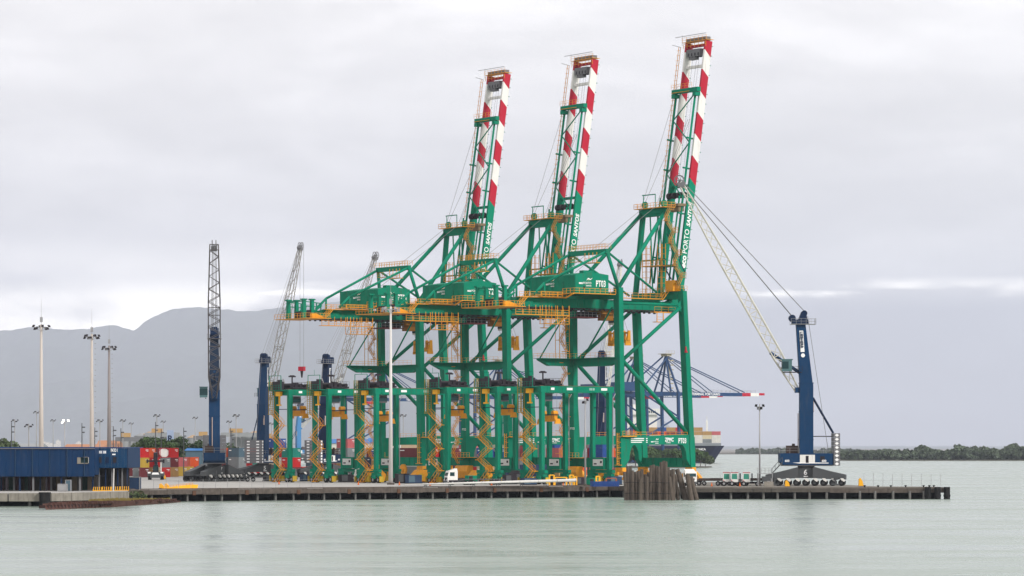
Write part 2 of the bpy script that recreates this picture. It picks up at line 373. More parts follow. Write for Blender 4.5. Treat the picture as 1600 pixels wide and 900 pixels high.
# left quay wall in front of the blue shed
LWY = 566.0
lw = MB().prismz([(-130, LWY - 2), (PX(78, LWY), LWY), (PX(200, LWY + 22), LWY + 22), (LEFTW.x + 2, LEFTW.y + 6), (LEFTW.x - 6, LEFTW.y + 60), (-130, LEFTW.y + 60)], 0.9, QZ + 0.02)
lquay = tag(lw.build('quay_apron', DECK), kind='structure')
pa = [V(-130, LWY - 2, 0), V(PX(78, LWY), LWY, 0), V(PX(200, LWY + 22), LWY + 22, 0)]
palecon = mat('pale stained concrete', (0.24, 0.22, 0.19), 0.9, var=0.45, scale=0.8, bump=0.05, dirt=(0.06, 0.05, 0.04), dirtamt=0.85)
for a, b_ in zip(pa, pa[1:]):
    n = max(2, round((b_ - a).length / 7))
    for k in range(n):
        p, q = a.lerp(b_, k / n + 0.003), a.lerp(b_, (k + 1) / n - 0.003)
        MB().bar(p + V(0, -0.15, QZ - 0.72), q + V(0, -0.15, QZ - 0.72), 0.6, 1.42).build('wall_block', palecon, lquay)
        c = p.lerp(q, 0.5)
        MB().tube(c + V(0, 0.6, -1.5), c + V(0, 0.6, 0.95), 0.3, n=8).build('pile', PILEC, lquay)
    MB().bar(a + V(0, 5, 0.2), b_ + V(0, 5, 0.2), 0.5, 2.6).build('revetment', _mats['shade black revetment'], lquay)
p = V(PX(70, LWY - 1), LWY - 1, 0)
MB().tube(p + V(0, 0, 0.2), p + V(0, 0, QZ - 0.1), 0.95, n=14).tube(p + V(0, 0, QZ - 0.1), p + V(0, 0, QZ + 0.15), 1.05, n=14).build('rubber_fender', BLACK, lquay)

# hills behind the port
import bisect
RIDGE = [(-300, 506), (-120, 512), (0, 516), (22, 515), (45, 511), (62, 510.5), (90, 514), (110, 514.5), (135, 513), (165, 510.5), (182, 509.5), (198, 513), (209, 517), (216, 512), (232, 501), (250, 492), (268, 485), (290, 481), (310, 479.5), (335, 483), (352, 483.5), (372, 486), (400, 485), (430, 482), (470, 477), (520, 472), (600, 470), (700, 474), (800, 469), (870, 471), (905, 478), (940, 505), (970, 560), (1000, 625), (1030, 672), (1060, 692), (1120, 697), (1320, 697), (1450, 697), (1600, 697), (1750, 697), (1900, 698)]
def ridge(px):
    xs_ = [a[0] for a in RIDGE]; i = min(max(bisect.bisect(xs_, px) - 1, 0), len(RIDGE) - 2)
    (x0, y0), (x1, y1) = RIDGE[i], RIDGE[i + 1]; return y0 + (y1 - y0) * min(1, max(0, (px - x0) / (x1 - x0)))
from mathutils import noise as mn
HY = 34000.0
hv = []; hf = []; nxh, nyh = 460, 26
for j in range(nyh):
    v = j / (nyh - 1)
    for i in range(nxh):
        px = -300 + 2200 * i / (nxh - 1)
        hy = HY + 6000 * min(1, max(0, (px - 780) / 400.0)) ** 1.5
        Y = hy * (0.72 + 0.28 * v)
        X = PX(px, hy) * (0.985 + 0.015 * v)
        top = PZ(ridge(px) + (1.6 if px < 900 else 0.3) * mn.noise(Vector((px / 11.0, 2.0, 0))) + 0.8 * mn.noise(Vector((px / 4.0, 5.0, 0))), hy)
        s_ = v ** 1.25
        nz_ = mn.fractal(Vector((X / 1400.0, Y / 1400.0, 3.0)), 1.0, 2.0, 5) * 260 * math.sin(math.pi * v) + mn.noise(Vector((X / 280.0, Y / 280.0, 1.0))) * 16 * (0.3 + v)
        hv.append((X, Y, 2.0 + (top - 2.0) * s_ + (nz_ * min(1.0, max(0.0, top - 40) / 900.0) if 0 < j else 0)))
b0 = len(hv)
for j in range(nyh):
    for i in range(nxh - 1): hf.append((j * nxh + i, j * nxh + i + 1, (j + 1) * nxh + i + 1, (j + 1) * nxh + i))
hm = MB(); hm.add(hv, hf)
tag(hm.build('hills', mat('forested hillside', (0.045, 0.062, 0.04), 0.95, var=0.6, scale=0.006, streak=False, dirtamt=0.0), smooth=True), kind='structure')

# the humid air between the eye and the hills
hz = MB().box(-17500, 17500, -250, 43500, -1.6, 2250.0)
hm_ = bpy.data.materials.new('humid air'); hm_.use_nodes = True
t = hm_.node_tree
for n_ in list(t.nodes): t.nodes.remove(n_)
o_ = N(t, 'ShaderNodeOutputMaterial'); pv = N(t, 'ShaderNodeVolumePrincipled')
pv.inputs['Color'].default_value = (0.80, 0.85, 1.0, 1); pv.inputs['Density'].default_value = 0.0000333; pv.inputs['Anisotropy'].default_value = 0.0
t.links.new(pv.outputs[0], o_.inputs['Volume'])
tag(hz.build('haze', hm_), kind='stuff')
# ------------------------------------------------------------------ ship-to-shore gantry cranes
BT = math.tan(R(8.33)); SB, CB = math.sin(R(8.33)), math.cos(R(8.33))
LOGOY = mat('logo yellow', (0.75, 0.62, 0.08), 0.6, dirtamt=0.0)
def swoosh(parent, M, s):
    """the emblem: two wing-like curved leaves over each other"""
    m = MB()
    def leaf(x0, z0, x1, z1, bulge, mi):
        m.mat(mi); up = []; dn = []
        for k in range(7):
            u = k / 6; x = x0 + (x1 - x0) * u; z = z0 + (z1 - z0) * u
            up.append((x * s, (z + bulge * math.sin(math.pi * u)) * s)); dn.append((x * s, (z + bulge * 0.35 * math.sin(math.pi * u)) * s))
        poly = dn + up[::-1]
        m.add([(x, y, 0.03) for x, y in poly], [tuple(range(len(poly)))])
    leaf(0.0, 0.0, 0.75, 0.28, 0.34, 0); leaf(0.45, 0.22, 1.25, 0.55, -0.22, 0); leaf(0.3, 0.05, 0.8, 0.12, 0.16, 1)
    o = m.build('emblem', None, parent, mats=[LETTER, LOGOY]); o.matrix_local = M
def logo(parent, X, Y, loc, s):
    X = Vector(X); Y = Vector(Y); loc = Vector(loc)
    text('lettering', 'eco', 0.62 * s, LETTER, parent, frame(X, Y, loc), bold=0.03 * s)
    text('lettering', 'PORTO', 0.58 * s, LETTER, parent, frame(X, Y, loc + X * 0.98 * s))
    text('lettering', 'SANTOS', 0.32 * s, LETTER, parent, frame(X, Y, loc + X * 1.7 * s - Y * 0.42 * s), bold=0.01)
    swoosh(parent, frame(X, Y, loc + X * 1.75 * s + Y * 0.62 * s), 1.15 * s)

def sts(loc, num, label):
    c = thing('container_crane', label, 'gantry crane', loc, R(35), 'green container cranes with raised booms')
    # legs
    for (y, ys_) in ((0, 0.2), (18, -0.2)):
        MB().frustum((0.05, y, 3.4), 1.25, 2.0, (-0.5, y + ys_, 44.0), 1.25, 2.0).build('leg', GREEN, c)
        MB().frustum((20.05, y, 3.4), 1.35, 2.0, (17.75, y + ys_, 43.7), 1.15, 2.0).build('leg', GREEN, c)
        for zs_ in (15.5, 24.0, 33.0, 41.2):
            f_ = (zs_ - 3.4) / 40.6
            for bx, tx in ((0.05, -0.5), (20.05, 17.75)):
                xc_ = bx + (tx - bx) * f_; yc_ = y + ys_ * f_
                MB().box(xc_ - 0.66, xc_ + 0.66, yc_ - 1.03, yc_ + 1.03, zs_ - 0.05, zs_ + 0.05).build('splice_flange', GREEN, c)
        # portal beam with arched haunches
        arc = [(1.9 + 1.6 * (1 - math.cos(a)), 5.2 + 3.4 * math.sin(a)) for a in [R(k * 15) for k in range(7)]]
        arc2 = [(18.25 - 1.6 * (1 - math.cos(a)), 5.2 + 3.4 * math.sin(a)) for a in [R(k * 15) for k in range(7)]]
        poly = [(-0.72, 10.3), (-0.72, 5.2), (0.9, 3.9)] + arc + arc2[::-1] + [(19.2, 3.9), (20.85, 5.2), (20.6, 10.3), (19.4, 10.9), (1.3, 10.3)]
        pb_ = MB().prism(poly, y - 0.8, y + 0.8).build('portal_beam', GREEN, c)
        if y == 0: pbeam = pb_
        # bracing
        MB().tube((0.2, y, 27.4), (17.0, y, 39.9), 0.44, n=12).build('diagonal_brace', GREEN, c, smooth=True)
        MB().tube((0.2, y, 27.9), (19.3, y, 11.0), 0.46, n=12).build('diagonal_brace', GREEN, c, smooth=True)
        MB().tube((0.0, y + ys_, 40.5), (17.6, y + ys_, 40.5), 0.3, n=10).build('tie_tube', GREEN, c, smooth=True)
        for xx, zz in ((0.0, 27.6), (17.6, 40.2), (19.6, 10.9)):
            MB().prism([(xx - 0.2, zz - 1.6), (xx + 1.3 * (1 if xx < 5 else -1), zz - 0.4), (xx + 1.3 * (1 if xx < 5 else -1), zz + 0.5), (xx - 0.2, zz + 1.6)], y - 0.12, y + 0.12).build('gusset_plate', GREEN, c)
    for x in (0.05, 20.05):
        m = MB().box(x - 0.62, x + 0.62, 0.98, 17.02, 3.4, 5.45)
        for k in range(7): m.box(x - 0.72, x + 0.72, 2.2 + k * 2.25, 2.34 + k * 2.25, 3.5, 5.4)
        m.box(x - 0.8, x + 0.8, 1.0, 17.0, 5.45, 5.53)
        m.build('sill_beam', GREEN, c)
        for y in (0, 18):
            b = MB()
            b.prism([(x - 0.55, 3.38), (x + 0.55, 3.38), (x + 0.55, 2.5), (x - 0.55, 2.5)], y - 1.3, y + 1.3)
            b.hexa([(x - 0.5, y - 3.1, 1.6), (x + 0.5, y - 3.1, 1.6), (x + 0.5, y + 3.1, 1.6), (x - 0.5, y + 3.1, 1.6)], [(x - 0.5, y - 1.6, 2.55), (x + 0.5, y - 1.6, 2.55), (x + 0.5, y + 1.6, 2.55), (x - 0.5, y + 1.6, 2.55)])
            for s_ in (-1, 1):
                b.hexa([(x - 0.45, y + s_ * 2.4 - 1.7, 0.55), (x + 0.45, y + s_ * 2.4 - 1.7, 0.55), (x + 0.45, y + s_ * 2.4 + 1.7, 0.55), (x - 0.45, y + s_ * 2.4 + 1.7, 0.55)], [(x - 0.45, y + s_ * 2.4 - 0.8, 1.62), (x + 0.45, y + s_ * 2.4 - 0.8, 1.62), (x + 0.45, y + s_ * 2.4 + 0.8, 1.62), (x - 0.45, y + s_ * 2.4 + 0.8, 1.62)])
            bo = b.build('bogie', ORANGE, c)
            for s_ in (-3.6, -1.9, 1.9, 3.6):
                MB().tube((x - 0.3, y + s_, 0.42), (x + 0.3, y + s_, 0.42), 0.42, n=12).build('wheel', DARK, bo)
            MB().box(x - 1.3, x - 0.48, y - 0.5, y + 0.5, 1.7, 2.4).build('motor', ORANGE, bo)
    # upper cross girders
    MB().box(17.1, 18.5, 1.2, 16.8, 41.9, 43.7).build('cross_girder', GREEN, c)
    MB().box(-1.1, 0.1, 1.2, 16.8, 41.42, 43.0).build('cross_girder', GREEN, c)
    # mid-height platform: tie beam between the landside legs and a bracket reaching back
    MB().box(-0.75, 0.5, 1.0, 17.0, 27.0, 28.2).hexa([(-0.75, 3.5, 26.4), (0.3, 3.5, 26.4), (0.3, 13.5, 26.4), (-0.75, 13.5, 26.4)], [(-0.75, 1.5, 27.0), (0.3, 1.5, 27.0), (0.3, 16.5, 27.0), (-0.75, 16.5, 27.0)]).build('tie_beam', GREEN, c)
    MB().prism([(-10.0, 28.2), (-10.0, 27.9), (-7.2, 26.6), (-0.5, 26.6), (-0.5, 28.2)], 17.3, 18.7).build('platform_bracket', GREEN, c)
    MB().box(-10.4, -0.7, 15.8, 19.4, 28.2, 28.3).box(-2.4, -0.7, 0.6, 15.8, 28.2, 28.3).build('platform', GREEN, c)
    MB().rail([(-10.4, 15.8, 28.3), (-10.4, 19.4, 28.3), (-0.9, 19.4, 28.3)], r=0.035).rail([(-2.4, 0.8, 28.3), (-2.4, 15.8, 28.3), (-10.4, 15.8, 28.3)], r=0.035).build('railing', ORANGE, c)
    MB().tube((-9.6, 18, 28.2), (-0.8, 18, 40.8), 0.17).build('strut', GREEN, c, smooth=True)
    MB().tube((-0.6, 13.6, 28.3), (-0.6, 2.4, 39.6), 0.2).build('strut', GREEN, c, smooth=True)
    # twin main girders
    for y0 in (4.8, 12.0):
        m = MB().prism([(-26.5, 39.6), (-24.5, 39.35), (19.6, 39.35), (20.6, 40.2), (20.6, 42.3), (19.0, 42.3), (17.0, 41.4), (-25.5, 41.4)], y0, y0 + 1.4)
        for k in range(22): m.box(-25 + k * 2.05, -24.9 + k * 2.05, y0 - 0.06, y0, 39.4, 41.35)
        g = m.build('main_girder', GREEN, c)
        m = MB().box(-26, 19.5, y0 - 0.22, y0 + 0.3, 39.1, 39.33)
        for k in range(30): m.box(-25 + k * 1.5, -24.55 + k * 1.5, y0 - 0.3, y0 + 0.1, 38.85, 39.1)
        m.build('trolley_rail', DARK, g)
    for x in (-26.2, -16, 8):
        MB().box(x - 0.5, x + 0.5, 6.2, 12.0, 39.6, 41.2).build('girder_tie', GREEN, c)
    # machinery house, standing across the girders
    h = MB()
    gab = [(-12.6, 42.45), (-3.4, 42.45), (-3.4, 46.7), (-8.1, 47.25), (-12.6, 46.55)]
    h.prism(gab, 0.0, 17.6)
    for x in (-12.62, -3.38):
        pass
    ho = h.build('machinery_house', GREEN, c)
    for k in range(1, 8): MB().box(-12.66, -12.6, k * 2.17, k * 2.17 + 0.1, 42.6, 46.5).build('wall_rib', GREEN, ho)
    MB().box(-12.72, -12.6, 4.6, 7.2, 43.0, 45.0).build('louvre', GREEN, ho)
    MB().box(-12.69, -12.6, 8.9, 9.9, 43.0, 45.1).build('door', GREEN, ho)
    for xx in (-10.4, -5.9): MB().box(xx, xx + 0.35, -0.12, 0, 43.4, 44.0).build('wall_lamp', DARK, ho)
    MB().box(-9, -6, 2, 3.5, 47.1, 47.7).build('roof_vent', GREEN, ho)
    text('lettering', num, 2.0, LETTER, ho, frame(*FRONT, (-7.0, -0.06, 44.0)) @ Matrix.Scale(0.66, 4, (1, 0, 0)), bold=0.03)
    logo(ho, *FRONT, (-11.7, -0.06, 44.5), 1.18)
    logo(ho, *LANDS, (-12.72, 11.2, 44.6), 1.1)
    # walkway around the house and along the girder
    m = MB().box(-13.8, -2.2, -1.1, 0.0, 42.28, 42.42).box(-13.8, -12.6, 0.0, 17.8, 42.28, 42.42).box(-25.5, -13.0, 3.4, 4.6, 41.38, 41.5)
    m.box(-20.2, -12.9, 2.6, 4.7, 41.52, 41.62)
    m.build('walkway', ORANGE, c)
    m = MB().rail([(-2.2, -1.1, 42.4), (-13.8, -1.1, 42.4), (-13.8, 3.2, 42.4)], r=0.06, sp=1.5).rail([(-13.6, 3.4, 41.5), (-25.5, 3.4, 41.5)], r=0.06, sp=1.5).rail([(-13.2, 2.6, 41.6), (-20.2, 2.6, 41.6)], r=0.06, sp=1.2)
    m.bar((-13.4, 2.6, 41.4), (-13.9, -1.1, 42.3), 0.25)
    m.rail([(1.0, 3.6, 42.0), (14.5, 3.6, 42.0)], r=0.05, sp=1.6)
    m.build('railing', ORANGE, c)
    MB().box(0.8, 14.8, 3.6, 4.75, 41.82, 41.98).build('walkway', ORANGE, c)
    MB().flight((14.5, 3.4, 41.6), (17.2, 3.4, 44.6), (0, 1, 0), 0.9, 8).build('stair', ORANGE, c)
    # back end: tensioners and maintenance deck
    MB().box(-32.2, -25.0, 1.6, 16.4, 39.08, 39.2).build('end_platform', ORANGE, c)
    MB().prism([(-29.6, 39.2), (-26.4, 39.2), (-26.4, 39.6), (-28.4, 40.3), (-29.6, 40.3)], 3.0, 4.0).build('rope_guard', ORANGE, c)
    MB().box(-29.5, -26.4, 7, 11, 39.2, 41.0).build('winch', DARK, c)
    MB().rail([(-25.4, 1.6, 39.25), (-32.2, 1.6, 39.25), (-32.2, 16.4, 39.25)], r=0.06, sp=1.4).flight((-26.3, 2.2, 39.2), (-24.0, 2.2, 41.5), (0, 1, 0), 0.9, 6).build('railing', ORANGE, c)
    m = MB()
    for y in (5.2, 12.4):
        for x in (-30.6, -28.3):
            m.frustum((x, y, 39.3), 0.9, 0.9, (x, y, 43.6), 0.75, 0.8); m.box(x - 0.65, x + 0.65, y - 0.6, y + 0.6, 43.6, 43.95)
        m.bar((-30.6, y, 43.3), (-25.6, y, 42.9), 0.22).bar((-30.6, y, 42.2), (-26.0, y, 42.0), 0.2).tube((-28.3, y, 40.5), (-25.6, y, 42.4), 0.25).bar((-27, y, 39.4), (-27, y, 43), 0.22).bar((-25.8, y, 41.4), (-25.8, y, 43), 0.22)
    m.bar((-30.6, 5.2, 43.4), (-30.6, 12.4, 43.4), 0.3)
    m.build('rope_tensioner', GREEN, c)
    MB().tube((-29, 5.0, 40.6), (-29, 6.2, 40.6), 0.7, n=14).tube((-27.3, 6.5, 40.3), (-27.3, 11, 40.3), 0.5, n=12).build('rope_drum', DARK, c)
    # hanging gallery under the back girder
    m = MB().box(-27.4, -12.6, 2.2, 3.6, 37.38, 37.48).box(-19.2, -12.6, 2.2, 4.6, 35.48, 35.58)
    for k in range(9):
        x = -27.3 + k * 1.82
        m.bar((x, 2.3, 37.4), (x, 2.3, 39.6), 0.09)
    for x in (-19.1, -15.9, -12.7):
        m.bar((x, 2.3, 35.5), (x, 2.3, 39.6), 0.12).bar((x, 4.5, 35.5), (x, 4.5, 39.6), 0.12)
    m.rail([(-27.3, 2.3, 37.5), (-12.7, 2.3, 37.5)], r=0.06).rail([(-19.1, 2.3, 35.6), (-12.7, 2.3, 35.6), (-12.7, 4.5, 35.6)], r=0.06)
    m.bar((-15.9, 2.3, 35.6), (-12.7, 2.3, 37.4), 0.1).bar((-27.3, 2.3, 37.45), (-12.6, 2.3, 37.45), 0.16)
    m.build('hanging_gallery', ORANGE, c)
    m = MB().box(11.0, 17.0, 1.8, 3.4, 38.7, 38.9).rail([(11, 1.8, 38.9), (17, 1.8, 38.9)], r=0.06)
    for x in (11.8, 13.6): m.bar((x, 1.9, 36.6), (x, 1.9, 38.8), 0.16)
    m.box(11.7, 13.8, 1.8, 3.4, 36.5, 36.65).rail([(11.8, 1.9, 36.6), (13.7, 1.9, 36.6)], r=0.06).build('hanging_gallery', ORANGE, c)
    # small stay frame over the house
    an, af = V(-2.9, 2.0, 52.3), V(0.0, 16.0, 52.5); an = V(-2.4, 2.0, 52.2); af = V(-2.4, 16.0, 52.2)
    MB().bar(an + V(0, -0.4, 0), af + V(0, 0.4, 0), 0.9, 1.1).build('stay_crossbeam', GREEN, c)
    for a, y, yb in ((an, 0.2, 3.6), (af, 17.8, 14.4)):
        MB().tube(a, (-0.5, y, 44.0), 0.42, n=12).build('stay_leg', GREEN, c, smooth=True)
        MB().path([a, V(-18.6, yb, 44.6), V(-21.5, yb, 42.0)], 0.3, 10).bar((-18.6, yb, 44.6), (-18.6, yb, 41.4), 0.35).build('back_stay', GREEN, c, smooth=True)
        MB().tube(a, (13.2, y + (3.6 if y < 5 else -3.6), 43.4 if y < 5 else 43.0), 0.26, n=10).build('front_stay', GREEN, c, smooth=True)
    m = MB().rail([(-3.1, 1.4, 52.8), (-3.1, 16.6, 52.8)], r=0.05, sp=1.2).rail([(-1.7, 1.4, 52.8), (-1.7, 16.6, 52.8)], r=0.05, sp=1.2)
    m.box(-4.2, -3.0, 3.5, 8.0, 49.6, 49.75).rail([(-4.2, 3.5, 49.7), (-4.2, 8.0, 49.7)], r=0.05, sp=0.8)
    for y in (3.5, 5.0, 6.5, 8.0): m.bar((-4.1, y, 49.7), (-4.1, y, 52.0), 0.1)
    m.box(-3.2, -2.2, 12.0, 15.0, 50.2, 50.3).rail([(-3.2, 12, 50.3), (-3.2, 15, 50.3)], r=0.05, sp=0.8)
    m.build('railing', ORANGE, c)
    # apex frame above the waterside legs
    AW = 16.6
    MB().box(AW - 0.8, AW + 0.8, 4.0, 14.0, 61.8, 63.0).hexa([(AW - 0.6, 5, 61.2), (AW + 0.6, 5, 61.2), (AW + 0.6, 13, 61.2), (AW - 0.6, 13, 61.2)], [(AW - 0.6, 4.2, 61.8), (AW + 0.6, 4.2, 61.8), (AW + 0.6, 13.8, 61.8), (AW - 0.6, 13.8, 61.8)]).build('apex_beam', GREEN, c)
    MB().box(AW - 1.8, AW + 1.6, 3.4, 14.6, 63.0, 63.15).rail([(AW + 1.6, 3.4, 63.1), (AW - 1.8, 3.4, 63.1), (AW - 1.8, 14.6, 63.1), (AW + 1.6, 14.6, 63.1)], r=0.06, sp=1.2).build('apex_platform', ORANGE, c)
    m = MB()
    for y in (5.4, 12.6): m.tube((AW - 0.1, y - 0.25, 64.0), (AW - 0.1, y + 0.25, 64.0), 0.8, n=16).bar((AW, y, 63), (AW, y, 64.8), 0.5)
    m.bar((AW - 1, 7.5, 63), (AW - 1, 7.5, 66.2), 0.14).bar((AW - 1, 12.0, 63), (AW - 1, 12.0, 66.2), 0.14).bar((AW - 1, 7.5, 66.2), (AW - 1, 12.4, 66.2), 0.22)
    m.build('apex_sheave', GREEN, c)
    for y, yt in ((0.2, 4.6), (17.8, 13.4)):
        MB().bar((17.75, y, 43.7), (AW, yt, 62.0), 0.95, 1.0, up=(1, 0, 0)).build('mast_leg', GREEN, c)
        MB().tube((-0.4, y, 44.0), (AW - 0.4, yt, 62.0), 0.48, n=12).build('apex_back_stay', GREEN, c, smooth=True)
    for y in (7.2, 8.2, 11.0):
        MB().tube((AW + 0.2, y, 61.5), (AW + 1.0, y, 42.6), 0.16, n=6).build('hanger', GREEN, c)
    MB().bar((AW + 0.4, 5.5, 51.2), (AW + 0.4, 14.2, 51.2), 0.34).build('mast_tie', GREEN, c)
    MB().bar((AW - 0.2, 4.2, 57.0), (19.2, 1.0, 48.0), 0.2).bar((16.9, 3.2, 46.5), (18.5, 9.6, 51.5), 0.24).build('mast_strut', NAVYD, c)
    # zigzag stair up the mast leg
    m = MB(); z = 44.2; k = 0
    px_, py_ = 15.9, 1.2
    while z < 61.5:
        u = (z - 43.7) / 18.3; yy = 0.2 + 4.4 * u - 1.3; xx = 16.5 - 0.8 * u
        a = V(xx - 1.3, yy, z) if k % 2 == 0 else V(xx + 0.5, yy, z)
        b = V(xx + 0.5, yy + 0.5, z + 2.6) if k % 2 == 0 else V(xx - 1.3, yy + 0.5, z + 2.6)
        m.flight(a, b, (0, -1, 0), 0.6, 3, 0.13)
        m.box(b.x - 0.6, b.x + 0.6, b.y - 1.0, b.y + 0.3, b.z - 0.08, b.z).rail([(b.x - 0.6, b.y - 1.0, b.z), (b.x + 0.6, b.y - 1.0, b.z)], r=0.06, sp=0.8)
        z += 2.6; k += 1
    m.build('mast_stair', mat('worn ochre paint', (0.50, 0.24, 0.05), 0.6, var=0.3, dirtamt=0.5), c)
    m = MB()   # scaffold-like ladder cages at the boom foot
    for x0, y0, z1 in ((14.6, 9.8, 54.5), (15.8, 5.6, 54.8)):
        for dx in (0, 1.3):
            for dy in (0, 1.3): m.bar((x0 + dx, y0 + dy, 42.5), (x0 + dx, y0 + dy, z1), 0.11)
        for k in range(9):
            zz = 43 + k * 1.35
            m.bar((x0, y0, zz), (x0 + 1.3, y0, zz), 0.09).bar((x0, y0, zz), (x0, y0 + 1.3, zz), 0.09)
    m.box(14.4, 17.6, 4.6, 11.6, 49.6, 49.72).rail([(14.4, 4.6, 49.7), (14.4, 11.6, 49.7)], r=0.05, sp=1)
    m.build('access_cage', ORANGE, c)
    MB().box(16.2, 18.2, 1.6, 4.4, 43.7, 46.2).box(17.0, 18.4, 0.4, 1.6, 43.7, 44.9).build('hoist_box', ORANGE, c)
    MB().rail([(18.4, -0.8, 43.72), (16.4, -0.8, 43.72)], r=0.05, sp=1).rail([(18.4, 1, 43.72), (18.4, 17, 43.72)], r=0.045).build('railing', ORANGE, c)
    # raised boom
    def BP(z, off): return (20.75 + (z - 43.95) * BT + off, z)        # off: across the boom
    stripes = [(42.0, 70.2, 0), (70.2, 75.4, 1), (75.4, 80.5, 2), (80.5, 85.5, 1), (85.5, 90.5, 2), (90.5, 95.6, 1), (95.6, 100.2, 2), (100.2, 102.4, 1)]
    hd = 0.98
    for y0 in (4.8, 12.0):
        m = MB()
        for z0, z1, mi in stripes:
            m.mat(mi)
            la, ra = z0, z0 - 1.85; lb, rb = z1, z1 - 1.85
            if z0 == 42.0: ra = 42.0
            if z1 == 102.4: rb = 102.1
            q = [BP(la, -hd), BP(ra, hd), BP(rb, hd), BP(lb, -hd)]
            m.add([(x, y0, z) for x, z in q] + [(x, y0 + 0.55, z) for x, z in q], [(0, 1, 2, 3), (7, 6, 5, 4), (1, 5, 6, 2), (4, 0, 3, 7), (3, 2, 6, 7), (0, 4, 5, 1)])
        bg_ = m.build('boom_girder', None, c, mats=[GREEN2, RED, WHITE])
        m = MB()
        for k in range(25):
            z = 47 + k * 2.25; x, _ = BP(z, hd); m.box(x, x + 0.55, y0 + 0.2, y0 + 0.34, z - 0.07, z + 0.07)
        m.build('rail_clip', GREEN, bg_)
        if y0 < 6:
            nearg = bg_
        # folded forestay lying along the boom
        a, b = BP(46, -hd - 0.95), BP(90.2, -hd - 0.75); yc = y0 + 0.7
        MB().tube((a[0], yc, a[1]), (b[0], yc, b[1]), 0.27, n=10).build('forestay', GREEN, c, smooth=True)
        a2, b2 = BP(46, -hd - 1.7), BP(66, -hd - 1.5)
        MB().tube((a2[0], yc + 0.5, a2[1]), (b2[0], yc + 0.5, b2[1]), 0.2, n=8).build('forestay', GREEN, c, smooth=True)
        m = MB()
        for z in (52, 62, 72.5, 79.5):
            x, _ = BP(z, -hd); m.bar((x - 2.2, yc - 0.5, z), (x + 0.1, yc + 0.2, z - 0.15), 0.34)
        m.build('stay_bracket', GREEN, c)
    X = V(SB, 0, CB); Y = V(-CB, 0, SB)
    p0 = BP(49.2, 0.58); L0 = V(p0[0], 4.74, p0[1])
    text('lettering', 'eco', 2.0, LETTER, nearg, frame(X, Y, L0), bold=0.07)
    text('lettering', 'PORTO', 1.85, LETTER, nearg, frame(X, Y, L0 + X * 3.35) @ Matrix.Scale(0.93, 4, (1, 0, 0)), bold=0.012)
    text('lettering', 'SANTOS', 1.45, LETTER, nearg, frame(X, Y, L0 + X * 9.7), bold=0.045, shear=0.25)
    # zigzag lacing between the forestays, crosshead, tip
    zz = [(90, 5.5), (84, 12.7), (78.5, 5.5), (71.5, 12.7), (65.5, 5.5)]
    for (za, ya), (zb, yb) in zip(zz, zz[1:]):
        a, b = BP(za, -hd - 0.8), BP(zb, -hd - 0.85)
        MB().tube((a[0], ya, a[1]), (b[0], yb, b[1]), 0.15, n=6).build('lacing_bar', GREEN, c)
    a = BP(90.6, -hd - 0.9)
    MB().box(a[0] - 0.5, a[0] + 0.6, 4.2, 13.8, 90.3, 91.3).box(a[0] - 0.7, a[0] + 0.7, 4.5, 5.7, 89.3, 90.2).box(a[0] - 0.7, a[0] + 0.7, 12.3, 13.6, 89.3, 90.2).build('crosshead', GREEN, c)
    MB().rail([(a[0] - 0.6, 6, 91.35), (a[0] - 0.6, 13.8, 91.35)], r=0.045, sp=1.3).box(a[0] - 0.75, a[0] - 0.5, 7, 13.6, 90.5, 90.6).build('railing', ORANGE, c)
    for z in (50.0, 68.5, 96.5, 101.4):
        x, _ = BP(z, 0)
        MB().box(x - 0.4, x + 0.4, 5.35, 12.0, z - 0.3, z + 0.3).build('boom_tie', RED if z > 100 else (WHITE if z > 90 else GREEN), c)
    x, _ = BP(100.2, -0.2)
    MB().box(x - 0.9, x + 0.6, 6.6, 11.6, 98.9, 100.6).box(x - 0.7, x + 0.4, 8.5, 11.0, 98.2, 98.9).build('tip_sheave_block', MGREY, c)
    for k in range(4): MB().tube((x - 0.2, 7.0 + k * 1.2, 99.4), (x - 0.2, 7.3 + k * 1.2, 99.4), 0.8, n=14).build('tip_sheave', DARK, c)
    x, _ = BP(102.4, 0)
    MB().box(x - 1.2, x + 1.0, 4.4, 13.4, 102.45, 102.55).rail([(x - 1.2, 4.4, 102.5), (x - 1.2, 13.4, 102.5)], r=0.045, sp=1.5).rail([(x - 1.2, 4.6, 101.0), (x - 1.2, 13.0, 101.0)], r=0.06, sp=1.5).build('tip_platform', ORANGE, c)
    MB().box(x - 0.8, x + 0.7, 5.2, 12.6, 102.6, 103.3).build('tip_cover', MGREY, c)
    MB().bar((x - 1.4, 13.8, 101.5), (x - 2.0, 16.2, 102.2), 0.12).bar((x - 1.6, 4, 103.9), (x - 1.6, 15.5, 103.9), 0.12).bar((x, 15.0, 102), (x, 15.0, 104.5), 0.08).build('aerial', STEEL, c)
    m = MB()   # ladder up the far girder
    for off in (0, 0.55):
        a, b = BP(66, -hd - 0.2 - off), BP(101.5, -hd - 0.2 - off); m.bar((a[0], 13.9, a[1]), (b[0], 13.9, b[1]), 0.1)
    for k in range(30):
        z = 66.5 + k * 1.18; p = BP(z, -hd - 0.2); m.bar((p[0], 13.9, z), (p[0] - 0.55, 13.9, z), 0.08).bar((p[0] - 0.5, 13.9, z), (p[0] - 0.5, 14.5, z), 0.07)
    m.build('boom_ladder', ORANGE, c)
    # black sheaves and grey deck at the mast head level
    x, _ = BP(66.5, -0.3)
    for y in (5.8, 7.4, 9.4, 11.2): MB().tube((x - 0.9, y, 66.3), (x - 0.9, y + 0.7, 66.3), 0.75, n=14).build('boom_sheave', DARK, c)
